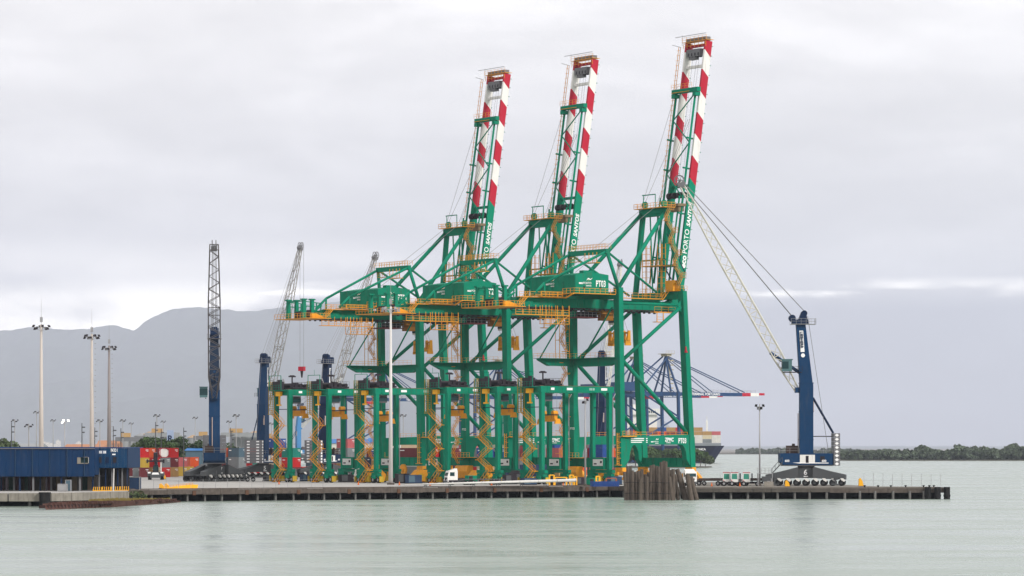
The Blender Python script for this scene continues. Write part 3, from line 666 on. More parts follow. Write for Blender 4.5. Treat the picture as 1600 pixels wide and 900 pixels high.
    MB().box(x - 3.4, x - 1.0, 5.0, 11.0, 63.6, 64.2).box(x - 3.0, x - 1.4, 5.4, 9.0, 62.4, 63.6).build('latch_frame', mat('brown grey steel', (0.20, 0.15, 0.09), 0.6), c)
    # luffing ropes from apex to the boom
    for y, z1, zo in ((6.2, 84, 0.3), (7.0, 84, 0.0), (11.6, 80, 0.3), (12.6, 92, 0)):
        b = BP(z1, -hd - 0.9)
        MB().tube((AW - 0.3, y + 0.5, 64.5 + zo), (b[0], y, b[1]), 0.05, n=4).build('luffing_rope', ROPE, c)
    for y in (6.5, 11.0):
        MB().tube((AW - 0.4, y, 64.2), (-8.0, y, 47.4), 0.05, n=4).build('luffing_rope', ROPE, c)
    # hoist ropes running up between the boom girders
    for y in (7.3, 8.2, 9.6, 10.6):
        a, b = BP(67, -0.5), BP(99, -0.5)
        MB().tube((a[0], y, a[1]), (b[0], y, b[1]), 0.035, n=4).build('hoist_rope', ROPE, c)
    # trolley, cab, spreader on its ropes
    m = MB().box(-1.0, 2.8, 5.6, 12.6, 38.2, 39.1).box(0.2, 2.6, 6.2, 9.0, 36.8, 38.2)
    tr = m.build('trolley', mat('brown orange paint', (0.36, 0.15, 0.02), 0.55), c)
    MB().box(-7.5, -1.0, 6.4, 11.4, 37.3, 37.5).build('trolley_deck', mat('oxide red steel', (0.13, 0.03, 0.035), 0.6), tr)
    MB().rail([(-1, 6.4, 37.5), (-7.5, 6.4, 37.5), (-7.5, 11.4, 37.5)], r=0.04, sp=1.1).build('railing', STEEL, tr)
    MB().tube((-4.2, 7.0, 38.2), (-4.2, 10.6, 38.2), 0.6, n=12).box(-3.2, -1.4, 7, 10, 37.5, 38.6).build('trolley_drive', DARK, tr)
    MB().box(3.0, 4.9, 6.6, 8.6, 35.9, 38.2).build('operator_cab', WHITE, tr)
    MB().box(2.96, 4.94, 6.55, 8.65, 36.3, 37.4).build('cab_glass', GLASS, tr)
    s = MB().box(5.7, 7.1, 5.6, 12.4, 31.8, 32.4)
    for y in (6.3, 11.7):
        for q in (-0.75, 0.75): s.hexa([(5.9, y + q - 0.22, 32.4), (6.9, y + q - 0.22, 32.4), (6.9, y + q + 0.22, 32.4), (5.9, y + q + 0.22, 32.4)], [(6.1, y + q * 1.25 - 0.2, 34.6), (6.7, y + q * 1.25 - 0.2, 34.6), (6.7, y + q * 1.25 + 0.2, 34.6), (6.1, y + q * 1.25 + 0.2, 34.6)])
        s.box(6.0, 6.8, y - 0.9, y + 0.9, 33.9, 34.3)
    s.box(5.9, 6.9, 7.2, 10.8, 32.4, 32.8)
    so = s.build('spreader', ORANGE, c)
    for y in (5.8, 12.2):
        MB().box(5.6, 7.2, y - 0.2, y + 0.2, 31.2, 31.9).build('twistlock_beam', ORANGE, so)
    for y in (5.9, 7.1, 10.9, 12.1):
        MB().tube((6.4, y, 34.6), (4.6 if y < 9 else 5.0, y, 39.0), 0.04, n=4).build('hoist_rope', ROPE, c)
    # stair tower and ladders on the landside legs
    m = MB(); z = 28.3; k = 0
    for z in [4.0 + 2.6 * i for i in range(13)]:
        a = (-2.2, 17.4, z) if k % 2 == 0 else (-4.0, 17.4, z); b = (-4.0, 17.4, z + 2.6) if k % 2 == 0 else (-2.2, 17.4, z + 2.6)
        if not 25 < z < 28: m.flight(a, b, (0, 1, 0), 0.7, 3)
        m.box(b[0] - 0.5, b[0] + 0.5, 17.2, 19.0, z + 2.5, z + 2.6); k += 1
    for x in (-4.5, -1.7):
        for y in (17.3, 18.9): m.bar((x, y, 28.3), (x, y, 39.0), 0.1)
    for z in range(29, 39, 2): m.rail([(-4.5, 17.3, z), (-1.7, 17.3, z)], h=1.0, r=0.04, sp=1.0)
    for z in range(5, 39, 5): m.bar((-2.2, 18.2, z), (-0.4, 18.2, z), 0.14)
    m.build('stair_tower', ORANGE, c)
    m = MB()
    for x in (-1.3, -0.75): m.bar((x, -0.4, 4.0), (x, -0.4, 11.2), 0.12)
    for k in range(14): m.bar((-1.3, -0.4, 4.3 + k * 0.5), (-0.75, -0.4, 4.3 + k * 0.5), 0.09)
    for k in range(5): m.bar((-1.4, -0.4, 5.5 + k * 1.2), (-1.4, -1.0, 5.5 + k * 1.2), 0.08).bar((-0.7, -1.0, 5.5 + k * 1.2), (-1.4, -1.0, 5.5 + k * 1.2), 0.08)
    m.box(-1.6, -0.5, -1.2, 0.2, 3.9, 4.0)
    m.build('leg_ladder', ORANGE, c)
    m = MB().box(-0.6, 3.4, -1.6, -0.8, 10.35, 10.55).rail([(-0.6, -1.6, 10.5), (3.4, -1.6, 10.5)], r=0.05, sp=1).build('walkway', ORANGE, c)
    MB().rail([(3.6, -0.6, 10.32), (18.6, -0.6, 10.32)], r=0.05, sp=1.6).rail([(3.6, 17.5, 10.32), (18.6, 17.5, 10.32)], r=0.05, sp=1.6).build('railing', ORANGE, c)
    # landside drive deck with orange cable-reel housing
    MB().prism([(-2.6, 2.2), (-2.4, 3.3), (-1.9, 3.6), (-0.8, 3.6), (-0.8, 0.7), (-2.0, 0.7)], 13.5, 19.0).build('drive_housing', ORANGE, c)
    MB().box(-2.9, -0.7, 12.0, 19.5, 5.5, 5.6).rail([(-2.9, 12, 5.6), (-2.9, 19.5, 5.6)], r=0.05, sp=1.2).build('walkway', ORANGE, c)
    MB().tube((-1.6, 6.0, 2.4), (-1.1, 6.0, 2.4), 1.4, n=20).tube((-1.9, 6.0, 2.4), (-0.9, 6.0, 2.4), 0.5, n=12).build('cable_reel', ORANGE, c)
    # lettering on the near portal beam
    text('lettering', num, 1.65, LETTER, pbeam, frame(*FRONT, (15.8, -0.83, 8.9)) @ Matrix.Scale(0.68, 4, (1, 0, 0)), bold=0.025)
    text('lettering', 'ZPMC', 1.2, LETTER, pbeam, frame(*FRONT, (12.0, -0.83, 9.3)) @ Matrix.Scale(0.78, 4, (1, 0, 0)), bold=0.03)
    text('lettering', 'CHINA', 0.42, LETTER, pbeam, frame(*FRONT, (12.3, -0.83, 8.88)))
    logo(pbeam, *FRONT, (8.0, -0.83, 9.1), 0.72)
    for k in range(3):
        MB().box(2.3, 6.0 - 0.6 * (k == 2), -0.84, -0.81, 9.85 - k * 0.42, 10.05 - k * 0.42).box(6.6, 7.0, -0.84, -0.81, 9.85 - k * 0.42, 10.05 - k * 0.42).build('data_line', LETTER, pbeam)
    text('lettering', num, 0.8, LETTER, c, frame(*LANDS, (-0.7, 18.4, 12.0)))
    MB().tube((17.7, -1.2, 29.8), (17.7, -1.2, 31.0), 0.26, 0.12, n=8).box(17.55, 18.3, -1.15, -0.9, 29.6, 29.9).build('warning_lamp', RED, c)
    return c
for t_, num, lab in ((0, 'PT03', 'green container crane marked PT03, its raised boom the tallest and rightmost of three'),
                     (44.3, 'PT02', 'green container crane marked PT02, the middle of the three with raised red-white booms'),
                     (81.6, 'PT01', 'green container crane with the lowest red-white boom, farthest of the three raised booms')):
    sts((24.5 - SA * t_, 737 + CA * t_, QZ), num, lab)
# ------------------------------------------------------------------ rubber-tyred yard gantries
PANEL = mat('white control panel', (0.72, 0.72, 0.70), 0.5)
HATCH = mat('yellow guard paint', (0.55, 0.36, 0.03), 0.6)
def rtg(loc, label):
    c = thing('yard_gantry_crane', label, 'yard crane', loc, R(35), 'green yard gantry cranes in a row on the quay')
    for x in (0, 18):
        for y in (0, 6):
            MB().frustum((x, y, 2.3), 0.78, 0.95, (x, y, 19.8), 0.92, 1.05).build('leg', GREEN, c)
            b = MB().box(x - 0.5, x + 0.5, y - 1.3, y + 1.3, 1.55, 2.3).box(x - 0.3, x + 0.3, y - 1.9, y + 1.9, 1.2, 1.7).tube((x, y, 1.6), (x, y, 2.6), 0.55, n=10)
            bo = b.build('bogie', GREEN, c)
            for s_ in (-1.05, 1.05):
                MB().tube((x - 0.28, y + s_, 0.72), (x + 0.28, y + s_, 0.72), 0.72, n=16).build('tyre', BLACK, bo)
                MB().tube((x - 0.31, y + s_, 0.72), (x + 0.31, y + s_, 0.72), 0.33, n=10).build('rim', STEEL, bo)
            for s_ in (-2.15, 2.15):
                MB().box(x - 0.55, x + 0.55, y + s_ - 0.1, y + s_ + 0.1, 0.25, 1.5).build('wheel_guard', HATCH, bo)
            MB().box(x - 0.95, x - 0.5, y - 0.6, y + 0.3, 1.0, 1.7).build('travel_motor', GREEN, bo)
        MB().box(x - 0.42, x + 0.42, -1.6, 7.6, 2.35, 3.05).build('sill_beam', GREEN, c)
    for y in (0, 6):
        m = MB().box(-0.62, 18.9, y - 0.55, y + 0.55, 19.8, 21.1)
        for k in range(5): m.box(1 + k * 4, 1.1 + k * 4, y - 0.6, y + 0.6, 19.85, 21.0)
        g = m.build('top_girder', GREEN, c)
        MB().box(-0.6, 18.8, y - 0.1, y + 0.1, 21.1, 21.22).build('crane_rail', mat('rusty rail', (0.16, 0.09, 0.06), 0.8), g)
        for x, w_ in ((2.0, 0.9), (6.2, 1.5), (12.2, 1.4), (15.4, 1.6)):
            if y == 0: MB().box(x, x + w_, -0.585, -0.555, 20.25, 20.75).build('number_plate', LETTER if x != 12.2 else mat('faded plate', (0.25, 0.42, 0.36), 0.6), g)
    for x in (-0.1, 18.3):
        MB().box(x - 0.4, x + 0.4, 0.55, 5.45, 19.9, 20.9).build('end_tie', GREEN, c)
    MB().tube((0, 0.4, 16.6), (0, 5.6, 16.6), 0.09, n=6).tube((18, 0.4, 16.6), (18, 5.6, 16.6), 0.09, n=6).build('tie_rod', NAVYD, c)
    # trolley
    m = MB().box(0.4, 5.0, -0.6, 6.6, 21.25, 21.65).tube((1.2, 1.0, 22.0), (1.2, 5.0, 22.0), 0.55, n=12).tube((3.4, 0.6, 22.0), (3.4, 3.4, 22.0), 0.5, n=12).box(2.0, 2.9, 1.0, 2.2, 21.6, 22.7).box(3.0, 4.4, 4.0, 5.6, 21.6, 22.5).tube((4.4, -0.3, 21.95), (4.4, 1.0, 21.95), 0.42, n=10)
    t = m.build('trolley', DARK, c)
    MB().rail([(0.4, -0.6, 21.65), (5.0, -0.6, 21.65), (5.0, 6.6, 21.65)], r=0.03, sp=1.3).build('railing', DARK, t)
    MB().bar((2.4, 3, 21.6), (2.4, 3, 24.0), 0.24).bar((1.5, 3, 24.1), (3.3, 3, 24.1), 0.32).bar((1.8, 3, 24.3), (3.0, 3, 24.3), 0.2).build('cable_mast', DARK, t)
    MB().bar((1.8, 6.0, 23.6), (2.6, 6.0, 21.6), 0.2).build('boom_stub', STEEL, t)
    MB().box(1.5, 3.4, 0.9, 2.9, 17.9, 19.6).build('operator_cab', mat('cab grey paint', (0.11, 0.11, 0.12), 0.4), t)
    MB().box(1.45, 3.45, 0.85, 2.95, 18.2, 19.1).build('cab_glass', GLASS, t)
    # electrical house and frame at the stair end
    MB().box(-1.9, -0.65, 1.6, 4.6, 21.0, 22.9).box(-1.5, -0.8, 2.0, 3.0, 22.9, 23.3).build('electrical_house', DARK, c)
    MB().box(-2.0, -0.6, 0.6, 5.6, 20.85, 20.98).rail([(-2.0, 0.6, 21), (-2.0, 6.0, 21)], r=0.04, sp=1.2).bar((-1.9, 0.8, 21), (-1.9, 0.8, 24.2), 0.12).bar((-1.9, 5.9, 21), (-1.9, 5.9, 24.2), 0.12).bar((-1.9, 0.8, 24.2), (-1.9, 5.9, 24.2), 0.12).bar((-1.9, 3.2, 24.2), (-1.9, 3.2, 25.4), 0.06).build('access_frame', GREEN, c)
    MB().box(-1.3, -0.7, 2.2, 4.2, 19.6, 20.6).bar((-1.0, 2.9, 17.6), (-1.0, 2.9, 19.7), 0.32).box(-1.3, -0.7, 2.5, 3.7, 17.4, 17.7).build('maintenance_hoist', YELLOW, c)
    # caged ladder and zigzag stair
    m = MB()
    for x in (-1.7, -0.7):
        for y in (5.6, 6.6): m.bar((x, y, 15.6), (x, y, 22.9), 0.12)
    for k in range(15):
        z = 15.8 + k * 0.5; m.bar((-1.7, 5.6, z), (-0.7, 5.6, z), 0.09).bar((-1.7, 5.6, z), (-1.7, 6.6, z), 0.09)
    m.box(-1.8, -0.5, 5.2, 6.8, 15.4, 15.55)
    m.build('caged_ladder', mat('olive yellow paint', (0.36, 0.24, 0.025), 0.6), c)
    pts_ = [(5.7, 15.5), (1.2, 12.9), (5.7, 10.2), (1.2, 7.7), (5.7, 5.3), (1.2, 2.9), (4.4, 0.3)]
    for (ya, za), (yb, zb) in zip(pts_, pts_[1:]):
        m = MB().flight((-0.75, ya, za), (-0.75, yb, zb), (-1, 0, 0), 0.75, 8)
        m.box(-1.7, -0.5, yb - 0.55, yb + 0.55, zb - 0.14, zb)
        m.build('stair_flight', ORANGE, c)
    # spreader
    s = MB().box(3.3, 4.7, -0.1, 6.1, 13.5, 14.1).box(3.5, 4.5, 1.0, 5.0, 14.1, 14.8)
    for y in (0.9, 5.1): s.tube((3.4, y, 15.3), (4.6, y, 15.3), 0.55, n=12).box(3.6, 4.4, y - 0.5, y + 0.5, 14.1, 15.6)
    for y in (-0.2, 6.2): s.prism([(3.2, 13.0), (4.8, 13.0), (4.6, 13.9), (3.4, 13.9)], y - 0.2, y + 0.2)
    so = s.build('spreader', ORANGE, c)
    MB().box(3.35, 4.65, 0.2, 5.8, 14.85, 15.05).build('head_block', DARK, so)
    for y in (0.9, 5.1):
        for x in (3.4, 4.6): MB().tube((x, y, 15.4), (x + (0.5 if x < 4 else -0.5) * 0, y, 21.3), 0.035, n=4).build('hoist_rope', ROPE, c)
    # engine house on the far sill
    MB().box(17.0, 18.9, 0.7, 5.3, 3.1, 5.7).build('engine_house', GREEN, c)
    MB().box(16.94, 16.99, 1.0, 4.6, 3.9, 5.35).build('control_panel', PANEL, c)
    m = MB()
    m.tube((18.5, -0.66, 3.2), (18.5, -0.66, 18.6), 0.09, n=6).tube((18.5, -0.66, 18.6), (19.2, -0.66, 19.6), 0.09, n=6).build('cable_conduit', STEEL, c)
    MB().box(16.9, 16.95, 1.3, 1.9, 4.5, 5.0).box(16.9, 16.95, 3.2, 4.2, 4.2, 4.5).build('panel_door', DARK, c)
    return c
RT = [(846.7, 700, 'green yard gantry nearest the timber piles, its top beam ending beside crane PT03'),
      (778, 706, 'second green yard gantry counted from the timber piles towards the shed'),
      (700, 714, 'third green yard gantry from the timber piles, standing over the white truck'),
      (588, 726, 'green yard gantry standing just behind the tall white light mast'),
      (514, 735, 'second green yard gantry from the shed end, before a dark blue crane tower'),
      (453, 742, 'green yard gantry at the shed end of the row, farthest from the timber piles')]
proto = None
for px, Y, lab in RT:
    if proto is None: proto = rtg((PX(px, Y), Y, QZ), lab)
    else:
        o = copy_tree(proto); o.location = (PX(px, Y), Y, QZ); o['label'] = lab
        z_ = random.uniform(0.0, 1.6)
        for ch in o.children:
            if ch.name.startswith('spreader'): ch.location.z += z_

# ------------------------------------------------------------------ mobile harbour cranes
def lattice(c, p, q, w0, wm, w1, nb=22, m=CREAM, side=(0, 1, 0), r=0.11):
    """four chords that widen from the foot and narrow to the head, laced on all sides"""
    p = Vector(p); q = Vector(q); d = (q - p).normalized(); s = Vector(side).normalized(); u = d.cross(s).normalized()
    def wd(t): return w0 + (wm - w0) * min(1, t / 0.16) if t < 0.16 else (wm if t < 0.62 else wm + (w1 - wm) * (t - 0.62) / 0.38)
    st = [k / nb for k in range(nb + 1)]
    sg = [(-1, -1), (1, -1), (1, 1), (-1, 1)]
    P = [[p.lerp(q, t) + s * (a * wd(t) / 2) + u * (b * wd(t) / 2 * 0.92) for t in st] for a, b in sg]
    for k in range(4): MB().path(P[k], r, 6).build('boom_chord', m, c)
    mb = MB()
    for k in range(4):
        A, B = P[k], P[(k + 1) % 4]
        for i in range(nb):
            a, b = (A[i], B[i + 1]) if i % 2 == 0 else (B[i], A[i + 1])
            mb.tube(a, b, r * 0.55, n=4, caps=False)
    for i in (0, 4, 9, 14, nb):
        for k in range(4): mb.tube(P[k][i], P[(k + 1) % 4][i], r * 0.7, n=4)
    mb.build('boom_lacing', m, c)
def mhc(loc, label, az, tip, num, paint=NAVY, chaz=0.0, boomm=CREAM, group='blue mobile harbour cranes', chassis=True, hook=False, cab=(1, 0.0), bw=2.15, topm=None, hw=0.9):
    """az: boom heading in degrees; chaz: heading of the chassis; tip: boom head (forward, up)"""
    c = thing('harbour_crane', label, 'harbour crane', loc, 0, group)
    A = R(az)
    ex = V(math.cos(A), math.sin(A), 0); ey = V(-math.sin(A), math.cos(A), 0)
    def T(x, y, z): return ex * x + ey * y + V(0, 0, z)
    def loc_(o, rot=A): o.rotation_euler = (0, 0, rot); return o
    if chassis:
        m = MB().tube((0, 0, 1.7), (0, 0, 4.3), 1.75, n=20).box(-1.9, 1.9, -1.9, 1.9, 1.6, 3.6)
        hub = loc_(m.build('chassis_hub', GREY, c), R(chaz))
        for s_ in (-1, 1):
            for yy in (-2.2, 2.2):
                poly = [(s_ * 1.5, 1.6), (s_ * 1.5, 3.9), (s_ * 5.0, 3.0), (s_ * 8.2, 2.3), (s_ * 8.2, 1.3), (s_ * 5, 1.4)]
                if s_ < 0: poly = poly[::-1]
                loc_(MB().prism(poly, yy - 0.75, yy + 0.75).build('chassis_arm', GREY, c), R(chaz))
        for xx in [-7.4 + k * 1.85 for k in range(9)]:
            for yy in (-3.1, -1.5, 1.5, 3.1):
                w_ = loc_(MB().tube((xx, yy - 0.35, 0.68), (xx, yy + 0.35, 0.68), 0.68, n=14).build('wheel', BLACK, c), R(chaz))
                MB().tube((xx, yy - 0.38, 0.68), (xx, yy + 0.38, 0.68), 0.34, n=10).build('rim', GREY, w_)
            loc_(MB().prism([(xx - 0.2, 1.6), (xx + 0.35, 1.6), (xx + 0.85, 1.15), (xx + 0.55, 0.85), (xx, 1.2)], -3.9, -3.5).build('wheel_link', WHITE, c), R(chaz))
        for s_ in (-1, 1):
            loc_(MB().box(s_ * 6.2 - 0.35, s_ * 6.2 + 0.35, -4.4, 4.4, 1.25, 1.75).box(s_ * 6.2 - 0.8, s_ * 6.2 + 0.8, -5.2, -4.0, 0.2, 0.5).box(s_ * 6.2 - 0.15, s_ * 6.2 + 0.15, -4.75, -4.45, 0.4, 2.6).build('outrigger', GREY, c), R(chaz))
        text('lettering', num, 1.5, LETTER, hub, frame(*FRONT, (-0.4, -1.93, 2.3)), bold=0.03)
        MB().box(-0.4, 0.5, -1.95, -1.91, 1.85, 2.05).build('plate', LETTER, hub)
    # slewing platform
    m = MB().prism([(-5.4, 4.35), (4.9, 4.35), (5.6, 4.9), (5.6, 6.7), (-5.4, 6.7)], -2.5, 2.5)
    pl = loc_(m.build('slewing_platform', paint, c))
    MB().box(-5.2, 5.1, -2.3, 2.3, 4.1, 4.34).build('turntable', MGREY, pl)
    MB().rail([(-5.2, -2.4, 6.7), (-1.6, -2.4, 6.7)], r=0.04).rail([(1.6, -2.4, 6.7), (5.5, -2.4, 6.7), (5.5, 2.4, 6.7), (1.6, 2.4, 6.7)], r=0.04).rail([(-5.2, 2.4, 6.7), (-1.6, 2.4, 6.7)], r=0.04).build('railing', STEEL, pl)
    MB().box(1.7, 4.0, -2.2, -0.2, 6.7, 8.3).box(2.2, 2.8, -1.6, -1.2, 8.3, 8.7).build('diesel_tank', mat('brown engine casing', (0.055, 0.035, 0.03), 0.7), pl)
    for yy, s_ in ((-2.52, -1), (2.52, 1)):
        MB().box(-1.6, 1.5, yy - 0.02, yy + 0.02, 4.7, 6.4).build('service_door', WHITE, pl)
        MB().box(-0.3, 0.3, yy - 0.04, yy + 0.04, 4.75, 6.2).box(-3.6, -2.7, yy - 0.04, yy + 0.04, 5.0, 6.1).build('doorway', DARK, pl)
        MB().prism([(-4.4, 4.62), (1.7, 4.62), (3.0, 4.78), (1.2, 4.85), (-4.4, 4.78)], yy - 0.03, yy + 0.03).build('stripe', LETTER, pl)
    for yy, X_ in ((-2.56, (1, 0, 0)), (2.56, (-1, 0, 0))):
        text('lettering', num + '00', 0.62, LETTER, pl, frame(X_, (0, 0, 1), (-4.6 if yy < 0 else 4.6, yy, 4.95)), bold=0.02)
        text('lettering', num + '00', 0.62, LETTER, pl, frame(X_, (0, 0, 1), (3.0 if yy < 0 else -3.0, yy, 4.95)), bold=0.02)
    # counterweight plates with white diamonds
    for k in range(8):
        z = 4.15 + k * 0.84
        w_ = loc_(MB().box(-6.75, -5.45, -2.75, 2.75, z, z + 0.8).build('counterweight_plate', MGREY, c))
        for yy in (-2.77, 2.77):
            MB().prism([(-6.1, z + 0.06), (-5.66, z + 0.4), (-6.1, z + 0.74), (-6.54, z + 0.4)], yy - 0.01, yy + 0.01).build('diamond', LETTER, w_)
        for yy in (-1.5, 1.5):
            MB().box(-6.78, -6.76, yy - 0.45, yy + 0.45, z + 0.22, z + 0.58).build('reflector_mark', LETTER, w_)
    # tower
    lo = MB().frustum((0, 0, 6.7), 2.8, 2.6, (0, 0, 21.3), 2.75, 2.6)
    for z in (9.5, 15.3, 21.2): lo.box(-1.46, 1.46, -1.36, 1.36, z - 0.09, z + 0.09)
    loc_(lo.build('tower', paint, c))
    tw = loc_(MB().frustum((0.05, 0, 21.3), 2.6, 2.5, (1.15, 0, 33.4), 1.9, 2.0).build('tower_top', topm or paint, c))
    m = MB().box(-0.4, 3.0, -1.1, 1.1, 33.4, 34.3).prism([(-0.2, 34.3), (1.6, 34.3), (1.0, 35.9), (0.1, 35.9)], -1.0, 1.0)
    m.tube((2.9, -0.8, 34.6), (2.9, 0.8, 34.6), 0.72, n=14).tube((0.4, -0.7, 35.6), (0.4, 0.7, 35.6), 0.62, n=14)
    loc_(m.build('tower_head', NAVYD, c))
    loc_(MB().box(-1.9, 3.2, -1.7, 1.7, 33.3, 33.39).rail([(3.2, -1.7, 33.4), (-1.9, -1.7, 33.4), (-1.9, 1.7, 33.4), (3.2, 1.7, 33.4)], r=0.04, sp=1.0).build('head_platform', STEEL, c))
    for yy, X_ in ((-1.08, (0, 0, -1)), (1.08, (0, 0, -1))):
        Yv = (1, 0, 0) if yy < 0 else (-1, 0, 0)
        z0 = 32.0
        MB().hexa([(0.42, yy * 1.075 - 0.02, 27.6), (1.22, yy * 1.075 - 0.02, 27.6), (1.22, yy * 1.075 + 0.02, 27.6), (0.42, yy * 1.075 + 0.02, 27.6)], [(0.7, yy - 0.02, 32.0), (1.5, yy - 0.02, 32.0), (1.5, yy + 0.02, 32.0), (0.7, yy + 0.02, 32.0)]).build('name_panel', LETTER, tw)
        text('lettering', 'LIEBHERR', 0.82, NAVYD, tw, frame((-0.065 , 0, -1), Yv, (0.9 if yy < 0 else 1.35, yy * 1.1, 31.8)) @ Matrix.Scale(0.98, 4, (1, 0, 0)), bold=0.02)
        MB().tube((0.75, yy * 1.09, 26.9), (0.75, yy * 1.09 + (0.06 if yy > 0 else -0.06), 26.9), 0.42, n=14).build('emblem', LETTER, tw)
    # ladder box and pipes on the tower
    loc_(MB().tube((1.62, -0.5, 6.7), (1.62, -0.5, 15.0), 0.1).tube((-1.5, -1.0, 15.3), (-1.5, -1.0, 18.0), 0.22).build('pipe', mat('pink grey pipe', (0.45, 0.36, 0.33), 0.6), c))
    # boom
    foot = T(1.9, 0, 19.7); head = T(tip[0], 0, tip[1])
    lattice(c, foot, head, 0.9, bw, hw, 24, boomm, ey, 0.13)
    loc_(MB().box(1.2, 2.3, -1.0, 1.0, 19.2, 20.3).build('boom_hinge', paint, c))
    hx, hz = tip
    for yy in (-0.42, 0.42):
        rg_ = [(hx + 0.2 + math.cos(2 * math.pi * k / 18), yy, hz + 0.5 + math.sin(2 * math.pi * k / 18)) for k in range(19)]
        sv = MB().path(rg_, 0.11, 6)
        for k in range(0, 18, 3): sv.bar((hx + 0.2, yy, hz + 0.5), rg_[k], 0.08)
        loc_(sv.build('head_sheave', MGREY, c))
    loc_(MB().tube((hx + 0.2, -0.6, hz + 0.5), (hx + 0.2, 0.6, hz + 0.5), 0.14, n=8).box(hx - 0.15, hx + 0.35, -0.15, 0.15, hz - 0.1, hz + 0.5).tube((hx - 0.6, -0.7, hz - 0.2), (hx - 0.6, 0.7, hz - 0.2), 0.5, n=12).box(hx - 0.9, hx + 0.5, -0.65, 0.65, hz - 0.9, hz).build('boom_head', MGREY, c))
    ax = (head - foot).normalized(); pm = foot + ax * 9.0
    MB().tube(T(1.1, 0, 23.2), foot + ax * 9.5 + ax.cross(ey) * -1.0, 0.36, n=10).build('luffing_cylinder', NAVY, c)
    cb = foot + ax * 4.2
    cs, cz = cab
    ya, yb = sorted((1.6 * cs, 3.4 * cs))
    loc_(MB().box(3.2, 5.2, ya, yb, 23.6 + cz, 25.9 + cz).box(3.0, 5.4, ya - .1, yb + .1, 25.9 + cz, 26.1 + cz).build('operator_cab', mat('teal cab paint', (0.08, 0.16, 0.17), 0.4), c))
    loc_(MB().box(3.9, 5.24, ya - .04, yb + .04, 24.1 + cz, 25.6 + cz).build('cab_glass', GLASS, c))
    loc_(MB().bar((1.0, 2.0 * cs, 23.4 + cz), (5.0, 2.0 * cs, 23.4 + cz), 0.2).rail([(1.0, 3.2 * cs, 23.5 + cz), (3.2, 3.2 * cs, 23.5 + cz)], r=0.05, sp=1).build('cab_bracket', DARK, c))
    for yy in (-0.9, 0.9):
        loc_(MB().tube((-1.4, yy, 18.2), (-5.6, yy, 10.9), 0.16, n=8).build('strut', NAVYD, c))
    loc_(MB().tube((-1.4, 0, 10.2), (-5.5, 0, 10.2), 0.12, n=6).build('strut', GREY, c))
    for yy in (-0.7, -0.25, 0.25, 0.7):
        MB().tube(T(2.9, yy, 35.0), head + ey * yy * 0.6, 0.045, n=4).build('luffing_rope', ROPE, c)
    for yy in (-0.4, 0.4):
        MB().tube(T(0.4, yy, 36.1), head + ey * yy + V(0, 0, 0.8), 0.045, n=4).build('hoist_rope', ROPE, c)
    MB().tube(T(-0.3, 0.3, 35.0), T(-4.6, 0.3, 6.9), 0.05, n=4).build('hoist_rope', ROPE, c)
    if hook:
        zb = hook
        for yy in (-0.6, 0.6): MB().tube(head + ex * 1.0 + ey * yy, T(hx + 1.0, yy, zb + 1.6), 0.045, n=4).build('hoist_rope', ROPE, c)
        hk = loc_(MB().box(hx + 0.3, hx + 1.7, -0.9, 0.9, zb + 0.4, zb + 1.7).build('hook_block', RED, c))
        MB().frustum((hx + 1.0, 0, zb - 1.6), 0.3, 0.3, (hx + 1.0, 0, zb + 0.4), 0.5, 0.8).build('hook', DARK, hk)
    return c
def place(px, Y): return (PX(px, Y), Y, QZ)
# big one on the finger pier: boom to the left, chassis across the picture
c6 = mhc(place(1259.5, 675), 'large blue harbour crane with cream boom on the finger pier at the water', 180, (26.0, 62.6), '6', NAVY, -8)
c5 = mhc(place(411, 866), 'blue harbour crane with a red hook block hanging, beside the leftmost yard gantry', 69, (26.0, 68.5), '5', NAVY, 20, mat('weathered cream boom paint', (0.25, 0.24, 0.225), 0.6, var=0.3), hook=31.2)
c5.scale = (0.91, 0.91, 0.91)
c4 = mhc(place(508, 872), 'dark blue harbour crane whose boom head shows behind the leftmost container crane', 60, (27.5, 66.0), '4', NAVYD, 20, _mats['weathered cream boom paint'])
c4.scale = (0.91, 0.91, 0.91)
mhc(place(335, 766), 'blue harbour crane seen end-on, its lattice boom pointing at the viewer', -84.9, (37.5, 52.6), '7', NAVY, 62, mat('grey boom paint', (0.13, 0.12, 0.125), 0.6), cab=(-1, -4.0), bw=2.7, hw=1.9, topm=mat('darker tower blue', (0.012, 0.028, 0.06), 0.6))  # upper tower in a darker blue than the lower part
mhc(place(939.5, 950), 'dark blue harbour crane seen through the legs of crane PT03', 75, (24.0, 62.5), '8', NAVYD, 20)
mhc(place(466, 2000), 'pale blue harbour crane far off behind the yard gantries, half lost in haze', 30, (30.0, 52.0), '2', mat('light blue crane paint', (0.05, 0.20, 0.42), 0.5), 10)
# access stair at the pier crane
st = thing('access_stair', 'grey steel access stair and platform beside the pier crane chassis', 'stair', (PX(1198, 668), 668, QZ), 0)
MB().box(-1.9, 1.2, -0.8, 0.8, 2.5, 2.62).rail([(-1.9, -0.8, 2.6), (1.2, -0.8, 2.6)], r=0.035, sp=0.8).rail([(-1.9, 0.8, 2.6), (1.2, 0.8, 2.6)], r=0.035, sp=0.8).bar((-1.8, -0.7, 0), (-1.8, -0.7, 2.5), 0.14).bar((1.1, -0.7, 0), (1.1, -0.7, 2.5), 0.14).bar((-1.8, 0.7, 0), (-1.8, 0.7, 2.5), 0.14).build('platform', STEEL, st)
MB().flight((1.0, -0.4, 2.5), (3.2, -0.4, 4.9), (0, 1, 0), 0.8, 8).build('stair_flight', GREY, st)
MB().box(-1.0, 0.8, -0.6, 0.6, 0.9, 2.0).box(-0.2, 1.6, -0.4, 0.4, 0.3, 0.9).build('cable_box', GREY, st)
